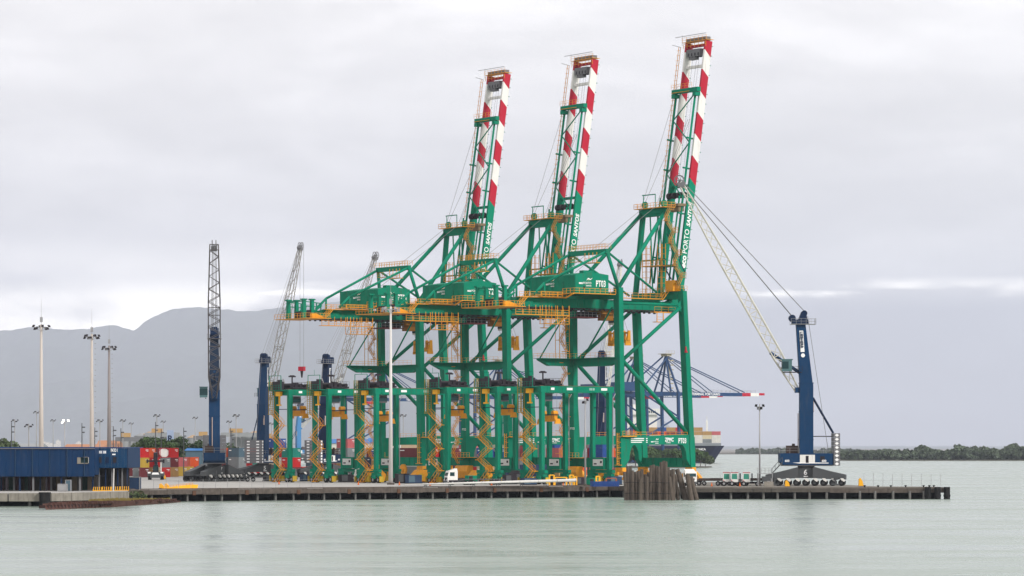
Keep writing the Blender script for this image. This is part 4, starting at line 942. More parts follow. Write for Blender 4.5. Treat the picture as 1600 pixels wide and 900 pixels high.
# ------------------------------------------------------------------ far shore, ship, far cranes
def foliage(mb, c, rad, n, size, flat=0.8, rnd=random):
    c = Vector(c)
    for _ in range(n):
        while True:
            v = Vector((rnd.uniform(-1, 1), rnd.uniform(-1, 1), rnd.uniform(-1, 1)))
            if 0.05 < v.length < 1: break
        v = v.normalized() * (v.length ** 0.5)
        p = c + Vector((v.x * rad, v.y * rad, v.z * rad * flat))
        a = Vector((rnd.gauss(0, 1), rnd.gauss(0, 1), rnd.gauss(0, 1))).normalized()
        b = a.orthogonal().normalized(); d = a.cross(b)
        s = size * rnd.uniform(0.6, 1.3)
        mb.add([p - b * s - d * s * 0.6, p + b * s * 0.9 - d * s * 0.7, p + b * s + d * s * 0.6, p - b * s * 0.7 + d * s * 0.8], [(0, 1, 2, 3)])
LEAF = [mat('leaf green %d' % k, cc, 0.8, var=0.45, scale=0.25, streak=False, dirtamt=0.0, spec=0.2) for k, cc in enumerate([(0.055, 0.095, 0.030), (0.045, 0.075, 0.030), (0.075, 0.105, 0.045)])]
BARK = mat('bark', (0.09, 0.07, 0.055), 0.9)
def tree(loc, h, rad, label, group=None, k=0, n=700, leaf=0.35, seed=0):
    rnd = random.Random(seed)
    t = thing('tree', label, 'tree', loc, 0, group)
    m = MB().tube((0, 0, -0.3), (0, 0, h * 0.5), 0.04 * h * 0.5 + 0.06, 0.02 * h * 0.5 + 0.04, n=7)
    cl = []
    for i in range(6):
        a = i * 1.05 + rnd.random(); q = Vector((math.cos(a) * rad * 0.6, math.sin(a) * rad * 0.6, h * rnd.uniform(0.5, 0.78)))
        m.tube((0, 0, h * rnd.uniform(0.25, 0.45)), q, 0.012 * h, 0.006 * h, n=5); cl.append(q)
    m.build('trunk', BARK, t)
    f = MB()
    for q in cl + [Vector((0, 0, h * 0.82)), Vector((rad * 0.2, 0, h * 0.68))]:
        for _ in range(2):
            foliage(f, q + Vector((rnd.uniform(-.25, .25) * rad, rnd.uniform(-.25, .25) * rad, rnd.uniform(-.1, .08) * h)), rad * rnd.uniform(0.3, 0.5), n // 16, leaf, 0.75, rnd)
    f.build('crown', LEAF[k % 3], t)
    return t
def wood(name, label, x0, x1, Y, h, n, size, depth, k, prof=None):
    rnd = random.Random(k * 7 + 1); f = MB()
    for i in range(n):
        u = rnd.random(); px = x0 + (x1 - x0) * u; yy = Y + rnd.uniform(0, depth)
        hh = h * (0.72 + 0.3 * mn.noise(Vector((px * 0.035, k, 0))) + 0.16 * mn.noise(Vector((px * 0.16, k, 5)))) * (prof(u) if prof else 1)
        foliage(f, (PX(px, yy), yy, hh * rnd.uniform(0.15, 0.9)), hh * rnd.uniform(0.12, 0.3), 40, size * rnd.uniform(0.4, 0.9), 0.7, rnd)
    return tag(f.build(name, _mats.get('hazed mangrove leaf') or mat('hazed mangrove leaf', (0.085, 0.11, 0.072), 0.85, var=0.55, scale=0.05, streak=False, dirtamt=0.0, spec=0.1)), label, 'wood', kind='stuff')  # leaf colour paled and greyed to carry distance haze
wood('mangrove_wood', 'dark line of mangrove trees on the far shore beyond the pier', 1296, 1640, 2600, 13.8, 1500, 1.5, 120, 0, lambda u: 0.72 + 0.42 * u)
wood('mangrove_wood', 'faint pale treeline along the horizon left of the pier crane', 1150, 1340, 5200, 11, 400, 3.0, 300, 1)
sh = MB().prismz([(PX(1290, 2595), 2595), (PX(1700, 2595), 2595), (PX(1900, 4000), 4000), (PX(1300, 4000), 4000)], -0.5, 0.7)
tag(sh.build('shore', mat('muddy shore', (0.09, 0.08, 0.065), 0.9)), kind='structure')
sh = MB().prismz([(PX(1100, 5190), 5190), (PX(1760, 5190), 5190), (PX(1900, 7000), 7000), (PX(600, 7000), 7000)], -0.5, 0.7)
tag(sh.build('shore', _mats['muddy shore']), kind='structure')
isl = MB().prismz([(PX(955, 1690), 1690), (PX(1040, 1660), 1660), (PX(1106, 1680), 1680), (PX(1112, 1720), 1720), (PX(950, 1740), 1740)], -0.5, 0.5)
tag(isl.build('islet', _mats['muddy shore']), kind='structure')
for k in range(15):
    px = 962 + k * 10.0 + random.uniform(-3, 3); Y = 1690 + (k % 3) * 14
    hh = (10.5 if px < 1085 else 8.4) * random.uniform(0.86, 1.1)
    if px > 1100: hh = 6.5
    tree((PX(px, Y), Y, 0.3), hh, 4.4, 'mangrove tree on the islet before the ship, %s from the left' % ORD[k], 'mangrove trees on the islet', k, 900, 0.55, 100 + k)
# container ship
SHY = 2200.0; pm_ = SHY / FPX
def SX(px): return (px - 800) * pm_
ship = thing('container_ship', 'navy container ship with white stacks of boxes, bow beyond the islet', 'ship', (0, SHY, 0))
NAVYH = mat('navy hull paint', (0.012, 0.016, 0.05), 0.5)
z_deck = 11.6
prof_ = [(SX(860), 0), (SX(1090), 0), (SX(1119), 0), (SX(1124), 3.0), (SX(1134), z_deck + 0.6), (SX(1062), z_deck), (SX(860), z_deck)]
nst = 9; hull = MB()
# hull stations narrow to the stem
def hullx(f, z): return SX(860) + f * ((SX(1117) + (z / z_deck) ** 1.1 * (SX(1134) - SX(1117))) - SX(860))
fr = [0, 0.45, 0.7, 0.82, 0.9, 0.95, 0.98, 1.0]; bw = [15, 15, 15, 13.5, 10.5, 7, 3.4, 0.25]
zs = [-0.5, 1.2, 4, 8, z_deck]
hv = []
for s_ in (-1, 1):
    for f_, b_ in zip(fr, bw):
        for z in zs:
            fl = 0.62 + 0.38 * (max(z, 0) / z_deck) if f_ > 0.6 else 1
            hv.append((hullx(f_, max(z, 0)), s_ * b_ * fl + 15, z))
nf, nzs = len(fr), len(zs); off = nf * nzs; fs = []
for i in range(nf - 1):
    for j in range(nzs - 1):
        a, b, c_, d = i * nzs + j, (i + 1) * nzs + j, (i + 1) * nzs + j + 1, i * nzs + j + 1
        fs += [(a, b, c_, d), (off + d, off + c_, off + b, off + a)]
for i in range(nf - 1):
    fs.append((i * nzs + nzs - 1, (i + 1) * nzs + nzs - 1, off + (i + 1) * nzs + nzs - 1, off + i * nzs + nzs - 1))
fs.append(tuple(range(nzs)) + tuple(range(off + nzs - 1, off - 1, -1)))
hull.add(hv, fs).build('hull', NAVYH, ship)
MB().box(SX(1108), SX(1112.5), 8.0, 8.4, 3.2, 4.6).build('hull_mark', mat('red hull mark', (0.5, 0.03, 0.05), 0.6), ship)
text('lettering', 'ALIANCA', 2.0, LETTER, ship, frame((1, 0, 0), (0, 0, 1), (SX(1083), -0.2, 8.6)), bold=0.05)
MB().box(SX(860), SX(1127), 1.2, 1.5, z_deck, z_deck + 1.8).build('bulwark', mat('grey ship steel', (0.22, 0.24, 0.26), 0.6), ship)
def stack_box(parent, x, y, z, l, d, h, m_):
    b = MB().box(x, x + l - 0.12, y, y + d - 0.1, z, z + h - 0.08)
    for k in range(int(l / 0.9)): b.box(x + 0.3 + k * 0.9, x + 0.6 + k * 0.9, y - 0.05, y, z + 0.15, z + h - 0.25)
    return b.build('deck_container', m_, parent)
SC = {n_: mat('container ' + n_, c_, 0.55, var=0.18, dirtamt=0.4) for n_, c_ in dict(white=(0.62, 0.60, 0.56), red=(0.52, 0.018, 0.02), maroon=(0.16, 0.03, 0.035), orange=(0.58, 0.085, 0.02), tan=(0.40, 0.24, 0.09), blue=(0.02, 0.07, 0.27), teal=(0.01, 0.22, 0.17), grey=(0.20, 0.22, 0.23), green=(0.02, 0.13, 0.06), cream=(0.60, 0.52, 0.36), pink=(0.48, 0.12, 0.13), darkblue=(0.02, 0.045, 0.10), yellow=(0.50, 0.34, 0.05), navygrey=(0.07, 0.12, 0.16)).items()}
l_ = 6.1
x = SX(985); i = 0
while x < SX(1122):
    px = 800 + x / pm_
    for lev, h in enumerate((3.4, 3.0)):
        stack_box(ship, x, 1.8, z_deck + 1.9 + lev * 2.65, l_, 8, 2.65, SC[['white', 'cream', 'white', 'white', 'grey', 'white'][(i * 5 + lev * 3) % 6]])
    top = [('orange', 'tan'), ('tan', 'blue'), ('maroon', 'red'), ('maroon', 'green')][i % 4]
    if px < 1106:
        stack_box(ship, x, 1.8, z_deck + 7.2, l_, 8, 2.6, SC[('maroon' if px < 1075 else 'tan') if i % 3 else 'red'])
        if px < 1098: stack_box(ship, x, 1.8, z_deck + 9.85, l_, 8, 2.6, SC[('red', 'teal', 'tan', 'blue', 'tan')[i % 5]])
    elif px < 1114: stack_box(ship, x, 1.8, z_deck + 7.2, l_, 8, 2.6, SC['pink' if i % 2 else 'darkblue'])
    x += l_; i += 1
m = MB().box(SX(1103.5), SX(1106.5), 3, 4, z_deck, z_deck + 17).box(SX(1102), SX(1108), 2.5, 4.5, z_deck, z_deck + 7).tube((SX(1105), 3.5, z_deck + 17), (SX(1105), 3.5, z_deck + 20), 0.2)
m.build('foremast', WHITE, ship)
m = MB().box(SX(980), SX(1027), 4, 26, z_deck, z_deck + 21).box(SX(985), SX(1031), 2, 28, z_deck + 21, z_deck + 25).box(SX(990), SX(1008), 6, 20, z_deck + 25, z_deck + 28)
br = m.build('superstructure', WHITE, ship)
for k in range(6): MB().box(SX(1008 + k * 3), SX(1009.6 + k * 3), 1.9, 2.0, z_deck + 22, z_deck + 23.6).build('bridge_window', GLASS, br)
# far blue ship-to-shore cranes
def far_sts(loc, label, tipz=True, L=64, boom_up=False):
    c = thing('far_container_crane', label, 'gantry crane', loc, R(33), 'blue container cranes of the far terminal')
    B_ = mat('far crane blue', (0.012, 0.05, 0.14), 0.5)
    for y in (0, 16):
        MB().frustum((0, y, 0), 1.3, 1.6, (0, y, 40), 1.3, 1.6).build('leg', B_, c)
        MB().frustum((26, y, 0), 1.3, 1.6, (25, y, 40), 1.3, 1.6).build('leg', B_, c)
        MB().box(0, 26, y - 0.6, y + 0.6, 11, 12.6).build('portal_beam', B_, c)
        MB().tube((0, y, 13), (25.5, y, 26), 0.5).tube((25, y, 26), (0, y, 39), 0.5).build('diagonal_brace', B_, c)
        MB().tube((25, y, 40), (22.5, 8, 60), 0.65).tube((20, y, 40), (22.0, 8, 60), 0.55).build('mast_leg', B_, c)
        MB().tube((22, 8 + (y - 8) * 0.3, 60), (0, y, 41), 0.45).build('back_stay', B_, c)
    m = MB()
    for y in (5.5, 10.5): m.box(-16, 26, y - 0.6, y + 0.6, 37.6, 39.8)
    m.build('main_girder', B_, c)
    MB().box(-12, -2, 2, 14, 40, 45).build('machinery_house', B_, c)
    for y in (5.5, 10.5):
        m = MB()
        segs = [(26, 26 + L - 16, 0), (26 + L - 16, 26 + L - 10, 1), (26 + L - 10, 26 + L - 4, 2), (26 + L - 4, 26 + L, 1)]
        for a, b, mi in segs: m.mat(mi).box(a, b - 0.01, y - 0.6, y + 0.6, 37.8 if b < 26 + L - 1 else 38.4, 39.7)
        bo = m.build('boom', None, c, mats=[B_, RED, WHITE])
        MB().tube((22.4, 8 + (y - 8) * .5, 60), (26 + L - 14, y, 40), 0.3, n=6).tube((22.4, 8 + (y - 8) * .5, 59.3), (26 + L * 0.42, y, 40), 0.26, n=6).build('forestay', B_, c)
        if y < 6: text('lettering', 'TERMINAL PORTUARIO', 1.9, LETTER, bo, frame((1, 0, 0), (0, 0, 1), (38, y - 0.65, 38.1)), bold=0.03)
        MB().rail([(27, y, 39.8), (26 + L - 6, y, 39.8)], h=1.4, r=0.06, sp=3).build('railing', STEEL, bo)
    MB().box(21, 24, 5, 11, 60, 61.2).box(19.5, 25.5, 4, 12, 61.2, 61.5).rail([(19.5, 4, 61.5), (25.5, 4, 61.5)], h=1.6, r=0.08).build('apex_beam', mat('apex beige', (0.42, 0.37, 0.27), 0.6), c)
    m = MB()
    for k in range(7): m.bar((24.2, 7 - 0.6, 42 + k * 2.6), (26.2, 7 - 0.6, 42 + k * 2.6), 0.7)
    m.bar((24.6, 7, 40), (23.2, 7, 60), 0.7).build('mast_stair', _mats['apex beige'], c)
    MB().box(8, 14, 5, 11, 35.8, 37.4).build('trolley', RED, c)
    return c
far_sts((PX(1003, 1830), 1830, 2), 'far blue container crane with its boom level and red-white tip beyond crane PT03')
far_sts((PX(955, 1890), 1890, 2), 'farther blue container crane whose shorter level boom shows under its neighbour', L=58)
far_sts((PX(742, 1950), 1950, 2), 'far blue container crane glimpsed between the legs of crane PT02', L=60)
far_sts((PX(560, 2050), 2050, 2), 'farthest blue container crane, behind the tall white light mast', L=60)

# ------------------------------------------------------------------ light masts
def floodmast(px, top, Y, label, r0, r1, mtl, n=8, spike=5.5, base=QZ, ring=1.5, lit=False, group=None, ladder=False, ltm=None):
    zt = PZ(top, Y); c = thing('light_mast', label, 'light mast', (PX(px, Y), Y, base), 0, group); h = zt - base
    MB().tube((0, 0, 0), (0, 0, h), r0, r1, n=14).build('pole', mtl, c, smooth=True)
    MB().box(-r0 * 1.6, r0 * 1.6, -r0 * 1.6, r0 * 1.6, 0, 0.4).build('base', CONC, c)
    m = MB()
    pr = [(math.cos(2 * math.pi * k / 12) * ring, math.sin(2 * math.pi * k / 12) * ring, h - 0.6) for k in range(13)]
    m.path(pr, 0.06, 5)
    for k in range(4):
        a = k * math.pi / 2 + 0.4; m.bar((0, 0, h - 1.5), (math.cos(a) * ring, math.sin(a) * ring, h - 0.6), 0.08)
    m.build('lamp_ring', STEEL, c)
    for k in range(n):
        a = 2 * math.pi * k / n + 0.3; x, y = math.cos(a) * ring, math.sin(a) * ring
        zl = h - 0.9 if k % 2 else h - 0.35
        MB().hexa([(x * 1.2 - .25, y * 1.2 - .16, zl - .24), (x * 1.2 + .25, y * 1.2 - .16, zl - .24), (x * 1.2 + .25, y * 1.2 + .16, zl - .24), (x * 1.2 - .25, y * 1.2 + .16, zl - .24)],
                  [(x * 1.05 - .24, y * 1.05 - .2, zl + .25), (x * 1.05 + .24, y * 1.05 - .2, zl + .25), (x * 1.05 + .24, y * 1.05 + .2, zl + .25), (x * 1.05 - .24, y * 1.05 + .2, zl + .25)]).build('floodlight', ltm or DARK, c)
    if spike: MB().tube((0, 0, h), (0, 0, h + spike), 0.05, 0.02, n=5).box(-0.3, 0.3, -0.05, 0.05, h + 0.5, h + 1.6).build('lightning_rod', STEEL, c)
    if ladder:
        m = MB()
        for k in range(26): m.box(r0, r0 + 0.35, -0.05, 0.05, 1 + k * (h - 2) / 26, 1.12 + k * (h - 2) / 26)
        m.build('climbing_step', STEEL, c)
    return c
PINKM = mat('pale pinkish mast concrete', (0.52, 0.47, 0.43), 0.7, var=0.08, dirtamt=0.25)
GREYM = mat('brown grey mast', (0.24, 0.215, 0.21), 0.6, var=0.1)
floodmast(64.5, 507, 705, 'tallest pale light mast rising behind the blue shed', 0.6, 0.24, PINKM, spike=5.5)
floodmast(143.5, 522, 760, 'pale light mast with a lightning rod behind the shed window', 0.62, 0.24, PINKM, spike=6, n=10, ladder=True)
floodmast(170.5, 540, 830, 'brown grey light mast behind the end of the blue shed', 0.6, 0.26, GREYM, spike=6, n=10, ladder=True)
floodmast(610.5, 479, 694, 'tall white light mast standing before the yard gantries', 0.48, 0.2, MASTW, n=10, spike=7, ring=1.6, ltm=STEEL)
floodmast(1187, 631, 668, 'slim grey light mast standing beside the pier crane', 0.2, 0.12, STEEL, n=4, spike=0, ring=0.7, ltm=BLACK)
floodmast(914.5, 622, 668, 'slim pale pole in front of crane PT03', 0.22, 0.13, STEEL, n=2, spike=0, ring=0.4)
FARM = mat('far mast grey', (0.30, 0.29, 0.29), 0.7)
for i, (px, top, Y) in enumerate([(23, 655, 1300), (45, 662, 1050), (57, 642, 1500), (83, 655, 1700), (156, 655, 1300), (192, 655, 1500), (205, 660, 1900), (245, 647, 1350), (255, 657, 1800), (305, 651, 1700), (358, 657, 1700), (369, 647, 1350), (424, 660, 1700), (630, 647, 1400), (655, 643, 1500), (745, 650, 1600)]):
    floodmast(px, top, Y, 'thin far light mast over the terminal, %s from the left' % ORD[i], 0.24, 0.14, FARM, n=6, spike=0, ring=1.1, base=2, group='far light masts of the terminal')
lm = floodmast(101, 655, 900, 'small lamp mast with its floodlights lit beyond the blue shed', 0.2, 0.12, STEEL, n=3, spike=0, ring=0.9, base=2, ltm=mat('lit floodlight', (0.9, 0.9, 0.85), 0.4, emit=((1.0, 0.97, 0.85), 2.0), dirtamt=0))
for i, (px, top, Y) in enumerate([(18, 660, 800), (128, 661, 820), (148, 668, 900), (177, 666, 820), (189, 669, 820), (243, 659, 900), (252, 670, 900), (287, 668, 900), (360, 668, 950), (362, 674, 930)]):
    h = PZ(top, Y) - QZ
    c = thing('dark_post', 'dark slender post with a short arm in the yard, %s from the left' % ORD[i], 'post', (PX(px, Y), Y, QZ), 0, 'dark slender posts in the yard')
    MB().tube((0, 0, 0), (0, 0, h), 0.17, 0.1, n=8).build('pole', GREY, c)
    MB().box(0, 0.8, -0.12, 0.12, h - 1.2, h - 0.9).box(0, 0.7, -0.12, 0.12, h - 2.5, h - 2.2).build('lamp_arm', GREY, c)

# ------------------------------------------------------------------ blue shed on columns
SY = 590.0
shed = thing('blue_shed', 'long blue clad shed raised on columns at the left quay', 'shed', (0, 0, 0))
z0, z1 = PZ(744.5, SY), PZ(700, SY)
xa, xb, xc = -150, PX(147.5, SY), PX(201, SY + 8)
b = MB()
n = 74
for k in range(n):     # sheet cladding, one panel after another
    x0 = xa + (xb - xa) * k / n; x1 = xa + (xb - xa) * (k + 1) / n
    if not (PX(118, SY) < (x0 + x1) / 2 < PX(139, SY)):
        MB().box(x0, x1, SY - (0.09 if k % 2 else 0), SY + 0.12, z0, z1).build('cladding_panel', SHEDB, shed)
    else:
        MB().box(x0, x1, SY - (0.09 if k % 2 else 0), SY + 0.12, z0, PZ(723.5, SY)).build('cladding_panel', SHEDB, shed)
        MB().box(x0, x1, SY - (0.09 if k % 2 else 0), SY + 0.12, PZ(714.5, SY), z1).build('cladding_panel', SHEDB, shed)
wx0, wx1 = PX(121.5, SY), PX(137.3, SY); wz0, wz1 = PZ(723.3, SY), PZ(714.7, SY)
w_ = MB().box(wx0, wx1, SY + 0.5, SY + 0.6, wz0, wz1).build('window', GLASS, shed)
MB().box(wx0 - 0.1, wx1 + 0.1, SY - 0.25, SY + 0.5, wz0 - 0.15, wz0).box(wx0 - 0.1, wx0 + 0.5, SY - 0.05, SY + 0.5, wz0, wz1).box(wx0, wx1, SY - 0.02, SY + 0.5, wz1, wz1 + 0.1).build('window_frame', palecon, w_)
MB().box(xa, xb + 0.2, SY - 0.08, SY + 30, z1, z1 + 0.18).build('roof', mat('blue roof edge', (0.01, 0.04, 0.15), 0.5), shed)
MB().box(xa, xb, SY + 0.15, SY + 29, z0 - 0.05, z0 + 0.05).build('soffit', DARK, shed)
# recessed end bay
yb_ = SY + 6; zb0 = PZ(731, yb_)
n = 9; wins = [PX(156, yb_), PX(167.5, yb_), PX(179.2, yb_)]
for k in range(n):
    x0 = xb + 0.02 + (xc - xb) * k / n; x1 = xb + (xc - xb) * (k + 1) / n
    MB().box(x0, x1, yb_ - (0.03 if k % 2 else 0), yb_ + 0.12, zb0, z1 - 0.02).build('cladding_panel', mat('lighter blue cladding', (0.002, 0.04, 0.11), 0.5, var=0.12), shed)
MB().box(xc - 0.05, xc + 0.08, yb_, yb_ + 20, zb0, z1 - 0.02).build('end_wall', SHEDB, shed)
MB().box(xb, xb + 0.1, SY + 0.12, yb_ - 0.04, z0 + 0.3, z1 - 0.02).build('return_wall', SHEDB, shed)
MB().box(xb + 0.21, xc + 0.15, yb_ - 0.1, yb_ + 24, z1 + 0.01, z1 + 0.16).build('roof', _mats['blue roof edge'], shed)
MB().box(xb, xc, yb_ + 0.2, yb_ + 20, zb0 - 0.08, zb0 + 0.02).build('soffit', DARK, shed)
for k, wx in enumerate(wins):
    w_ = MB().box(wx - 0.32, wx + 0.32, yb_ - 0.06, yb_ - 0.035, PZ(722.8, yb_), PZ(714, yb_)).build('window', DARK if k != 1 else NAVYD, shed)
    MB().box(wx - 0.4, wx + 0.4, yb_ - 0.12, yb_ - 0.03, PZ(722.8, yb_) - 0.12, PZ(722.8, yb_)).build('sill', SHEDB, w_)
for k in range(7):
    if k != 4: MB().box(PX(150.6 + k * 2.2, yb_), PX(152.3 + k * 2.2, yb_), yb_ - 0.055, yb_ - 0.05, PZ(708.4, yb_), PZ(704.6, yb_)).build('sign_print', LETTER, shed)
MB().box(PX(150.2, yb_), PX(166.2, yb_), yb_ - 0.045, yb_ - 0.035, PZ(709, yb_), PZ(704, yb_)).build('sign_plate', mat('pale sign plate', (0.16, 0.19, 0.28), 0.5), shed)
text('lettering', 'PATIO 1', 0.85, LETTER, shed, frame((1, 0, 0), (0, 0, 1), (PX(173.2, yb_), yb_ - 0.05, PZ(706, yb_))) @ Matrix.Scale(0.42, 4, (1, 0, 0)), bold=0.02)
MB().box(PX(175.4, yb_), PX(180.6, yb_), yb_ - 0.055, yb_ - 0.05, PZ(711, yb_), PZ(709, yb_)).build('sign_print', LETTER, shed)
for k, px in enumerate([-40, -20, 2, 10.5, 22, 31, 45.5, 52, 63, 72.5, 80, 96, 109, 125, 145]):
    yy = SY + (0.6 if k % 2 else 3.5)
    MB().box(PX(px, yy) - 0.16, PX(px, yy) + 0.16, yy - 0.16, yy + 0.16, QZ, z0 + 0.1).build('column', (DARK, MGREY, NAVYD)[k % 3], shed)
for k, px in enumerate([155, 165, 175, 184, 191, 199]):
    MB().box(PX(px, yb_ + 1) - 0.12, PX(px, yb_ + 1) + 0.12, yb_ + 0.9, yb_ + 1.15, QZ, zb0 + 0.1).build('column', (MGREY, NAVYD)[k % 2], shed)
# back partition of the ground floor, seen in shade between the columns
cl_ = [('dark brown partition', (0.07, 0.05, 0.04)), ('grey partition', (0.20, 0.18, 0.17)), ('oxblood partition', (0.12, 0.035, 0.04)), ('tan partition', (0.26, 0.20, 0.14)), ('dark green partition', (0.02, 0.07, 0.05))]
for k in range(26):
    px0 = -60 + k * 8.2
    if 96 < px0 < 140 and k % 3: top = 3.2
    else: top = z0 - QZ if px0 < 140 else zb0 - QZ
    if px0 > 190: break
    y_ = SY + 11 + (k % 3) * 0.4
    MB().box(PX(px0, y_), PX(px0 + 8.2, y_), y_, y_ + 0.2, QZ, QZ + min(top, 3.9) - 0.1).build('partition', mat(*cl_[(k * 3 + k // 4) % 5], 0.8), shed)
MB().box(PX(60, SY + 16), PX(202, SY + 16), SY + 16, SY + 16.3, QZ, zb0).build('shade_sheet', mat('painted bay shade', (0.03, 0.028, 0.03), 0.9), shed)  # dark sheet added so the space behind the columns looks shaded
MB().tube((PX(177, SY + 2), SY + 2, QZ), (PX(178.0, SY + 2), SY + 2, zb0 - 0.1), 0.13, 0.09).build('standpipe', MASTW, shed)
MB().box(xa, xb + 0.1, SY - 0.32, SY - 0.1, z1 - 0.16, z1 - 0.02).build('gutter', MGREY, shed)
for k in range(7): MB().tube((PX(-30 + k * 27, SY), SY - 0.2, z0 + 0.1), (PX(-30 + k * 27, SY), SY - 0.2, z1 - 0.15), 0.07, n=6).build('downpipe', mat('dull blue pipe', (0.02, 0.05, 0.10), 0.6), shed)
# shed clutter
def crate(px, y, Y, w, d, h, m_, label, cat='crate', name='crate'):
    c = thing(name, label, cat, (PX(px, Y), Y, QZ))
    MB().box(-w / 2, w / 2, -d / 2, d / 2, 0.12, h).build('body', m_, c)
    b = MB()
    for s_ in (-1, 1):
        for q in (-1, 1): b.box(s_ * w / 2 - 0.06, s_ * w / 2 + 0.06, q * d / 2 - 0.06, q * d / 2 + 0.06, 0, h + 0.05)
    b.box(-w / 2 - 0.05, w / 2 + 0.05, -d / 2 - 0.05, d / 2 + 0.05, h, h + 0.08)
    b.build('frame', STEEL, c); return c
crate(205, 0, 612, 3.4, 2.4, 2.3, SC['darkblue'], 'dark blue steel bin at the end of the shed', 'bin', 'steel_bin')
crate(98, 0, 586, 1.6, 1.0, 1.3, STEEL, 'grey steel cage under the shed')
crate(107, 0, 587, 0.9, 0.9, 2.0, SC['navygrey'], 'tall blue grey locker under the shed')
for k, px in enumerate([152, 166, 180, 194]):
    Y = 589 + k * 2.5
    c = thing('barrier', 'low yellow barrier frame below the shed end, %s from the left' % ORD[k], 'barrier', (PX(px, Y), Y, QZ), 0, 'yellow barriers at the shed')
    m = MB().bar((-0.8, 0, 0.1), (0.8, 0, 0.1), 0.14)
    for q in range(5): m.bar((-0.8 + q * 0.4, 0, 0), (-0.6 + q * 0.35, 0, 0.8), 0.12)
    m.build('frame', YELLOW, c)
# rusty pontoon
RB = [V(PX(66, 535), 535, 0), V(PX(150, 552), 552, 0), V(PX(268, 604), 604, 0)]
c = thing('sunken_pontoon', 'rusty half sunken pontoon with grass on its deck, below the shed', 'pontoon', (0, 0, 0))
d0 = V(0.3, 1, 0) * 7
pol = [RB[0], RB[1], RB[2], RB[2] + d0 * 0.6, RB[1] + d0, RB[0] + d0]
m = MB(); z_t = [0.95, 0.85, 0.25, 0.3, 1.1, 1.2]
bot = [(p.x + (1.0 if i in (0, 5) else 0), p.y, -0.6) for i, p in enumerate(pol)]; top = [(p.x, p.y, z_t[i]) for i, p in enumerate(pol)]
m.add(bot + top, [(6, 7, 8, 9, 10, 11)] + [(i, (i + 1) % 6, 6 + (i + 1) % 6, 6 + i) for i in range(6)])
m.build('hull', RUST, c)
m = MB()
for k in range(70):
    u = random.random(); p = (RB[0].lerp(RB[1], u * 2) if u < 0.5 else RB[1].lerp(RB[2], u * 2 - 1)) + d0 * random.uniform(0, 0.9)
    zz = 0.9 - 0.6 * max(0, u - 0.4); s_ = random.uniform(0.15, 0.6); m.box(p.x - s_, p.x + s_, p.y - s_, p.y + s_, zz - 0.2, zz + random.uniform(0.05, 0.35))
m.build('debris', RUST, c)
m = MB()
for k in range(26):
    u = k / 25; p = RB[0].lerp(RB[1], u * 1.6) if u < 0.62 else RB[1].lerp(RB[2], (u - 0.62) / 0.38)
    m.box(p.x - 0.5, p.x + 0.5, p.y - 0.15, p.y - 0.02, 0.2, 0.75 - 0.55 * max(0, u - 0.5))
m.build('rubbing_block', mat('dark rust', (0.04, 0.022, 0.02), 0.9, var=0.6), c)
f = MB()
for k in range(900):
    u = random.random(); p = RB[0].lerp(RB[2], 0.25 + 0.6 * u) + d0 * random.uniform(0.55, 1.1); s_ = random.uniform(0.1, 0.25)
    zz = 1.0 - 0.7 * max(0, u - 0.3); f.add([(p.x - s_, p.y, zz - .1), (p.x + s_, p.y, zz - .1), (p.x + random.uniform(-.2, .2), p.y, zz + random.uniform(.15, .5))], [(0, 1, 2)])
f.build('deck_grass', mat('dry yellow grass', (0.22, 0.17, 0.05), 0.9, var=0.4), c)['kind'] = 'stuff'
f = MB()
for k in range(5): foliage(f, (PX(205 + k * 4, 604), 604 + k * 0.6, 1.0 + 0.5 * (k % 2)), 0.9, 110, 0.14)
tag(f.build('shrub', LEAF[2]), 'small green shrub growing at the water edge by the pontoon', 'shrub')
# ------------------------------------------------------------------ timber pile dolphin
dol = thing('timber_dolphin', 'cluster of old grey timber piles standing in the water before crane PT03', 'dolphin', (PX(1033, 638), 638, 0))
PL = [(976, 737, 978), (981, 729, 980), (985, 728, 984), (988, 735, 988), (993, 737, 992), (998, 736, 997), (1003, 733, 1003), (1008, 741, 1008), (1013, 738, 1013), (1017, 727, 1016), (1021, 726, 1020), (1025.5, 728, 1025), (1029, 729, 1030), (1033, 722, 1033), (1037, 720, 1037), (1040.5, 721, 1041), (1044, 731, 1045), (1048, 734, 1049), (1052, 733, 1053), (1055, 741, 1061), (1058, 733, 1073), (1074, 741, 1082), (1079, 745, 1091), (1062, 738, 1078), (1011, 745, 1011), (1046, 745, 1052), (1001, 748, 1000)]
for k, (xt, yt, xb) in enumerate(PL):
    Y = 634 + (k % 3) * 1.6 if k < 24 else 631
    a = V(PX(xb, Y), Y, -1.2); b = V(PX(xt, Y), Y, PZ(yt, Y)); o = V(dol.location.x, dol.location.y, 0)
    rr = random.uniform(0.30, 0.37) if k not in (20, 21, 22) else 0.5
    m = MB(); n_ = 6; pr = None
    for i in range(n_):
        p = a.lerp(b, i / n_) - o + V(random.uniform(-.04, .04), 0, 0); q = a.lerp(b, (i + 1) / n_) - o
        m.tube(p, q, rr * random.uniform(0.95, 1.05), rr * random.uniform(0.88, 1.0), n=9)
    m.build('timber_pile', WOOD, dol)
for z in (1.3, 3.4):
    MB().path([V(PX(976 + i * 12, 633), 633, z + 0.1 * math.sin(i * 2)) - V(dol.location.x, dol.location.y, 0) for i in range(7)], 0.06, 5).build('binding_cable', DARK, dol)

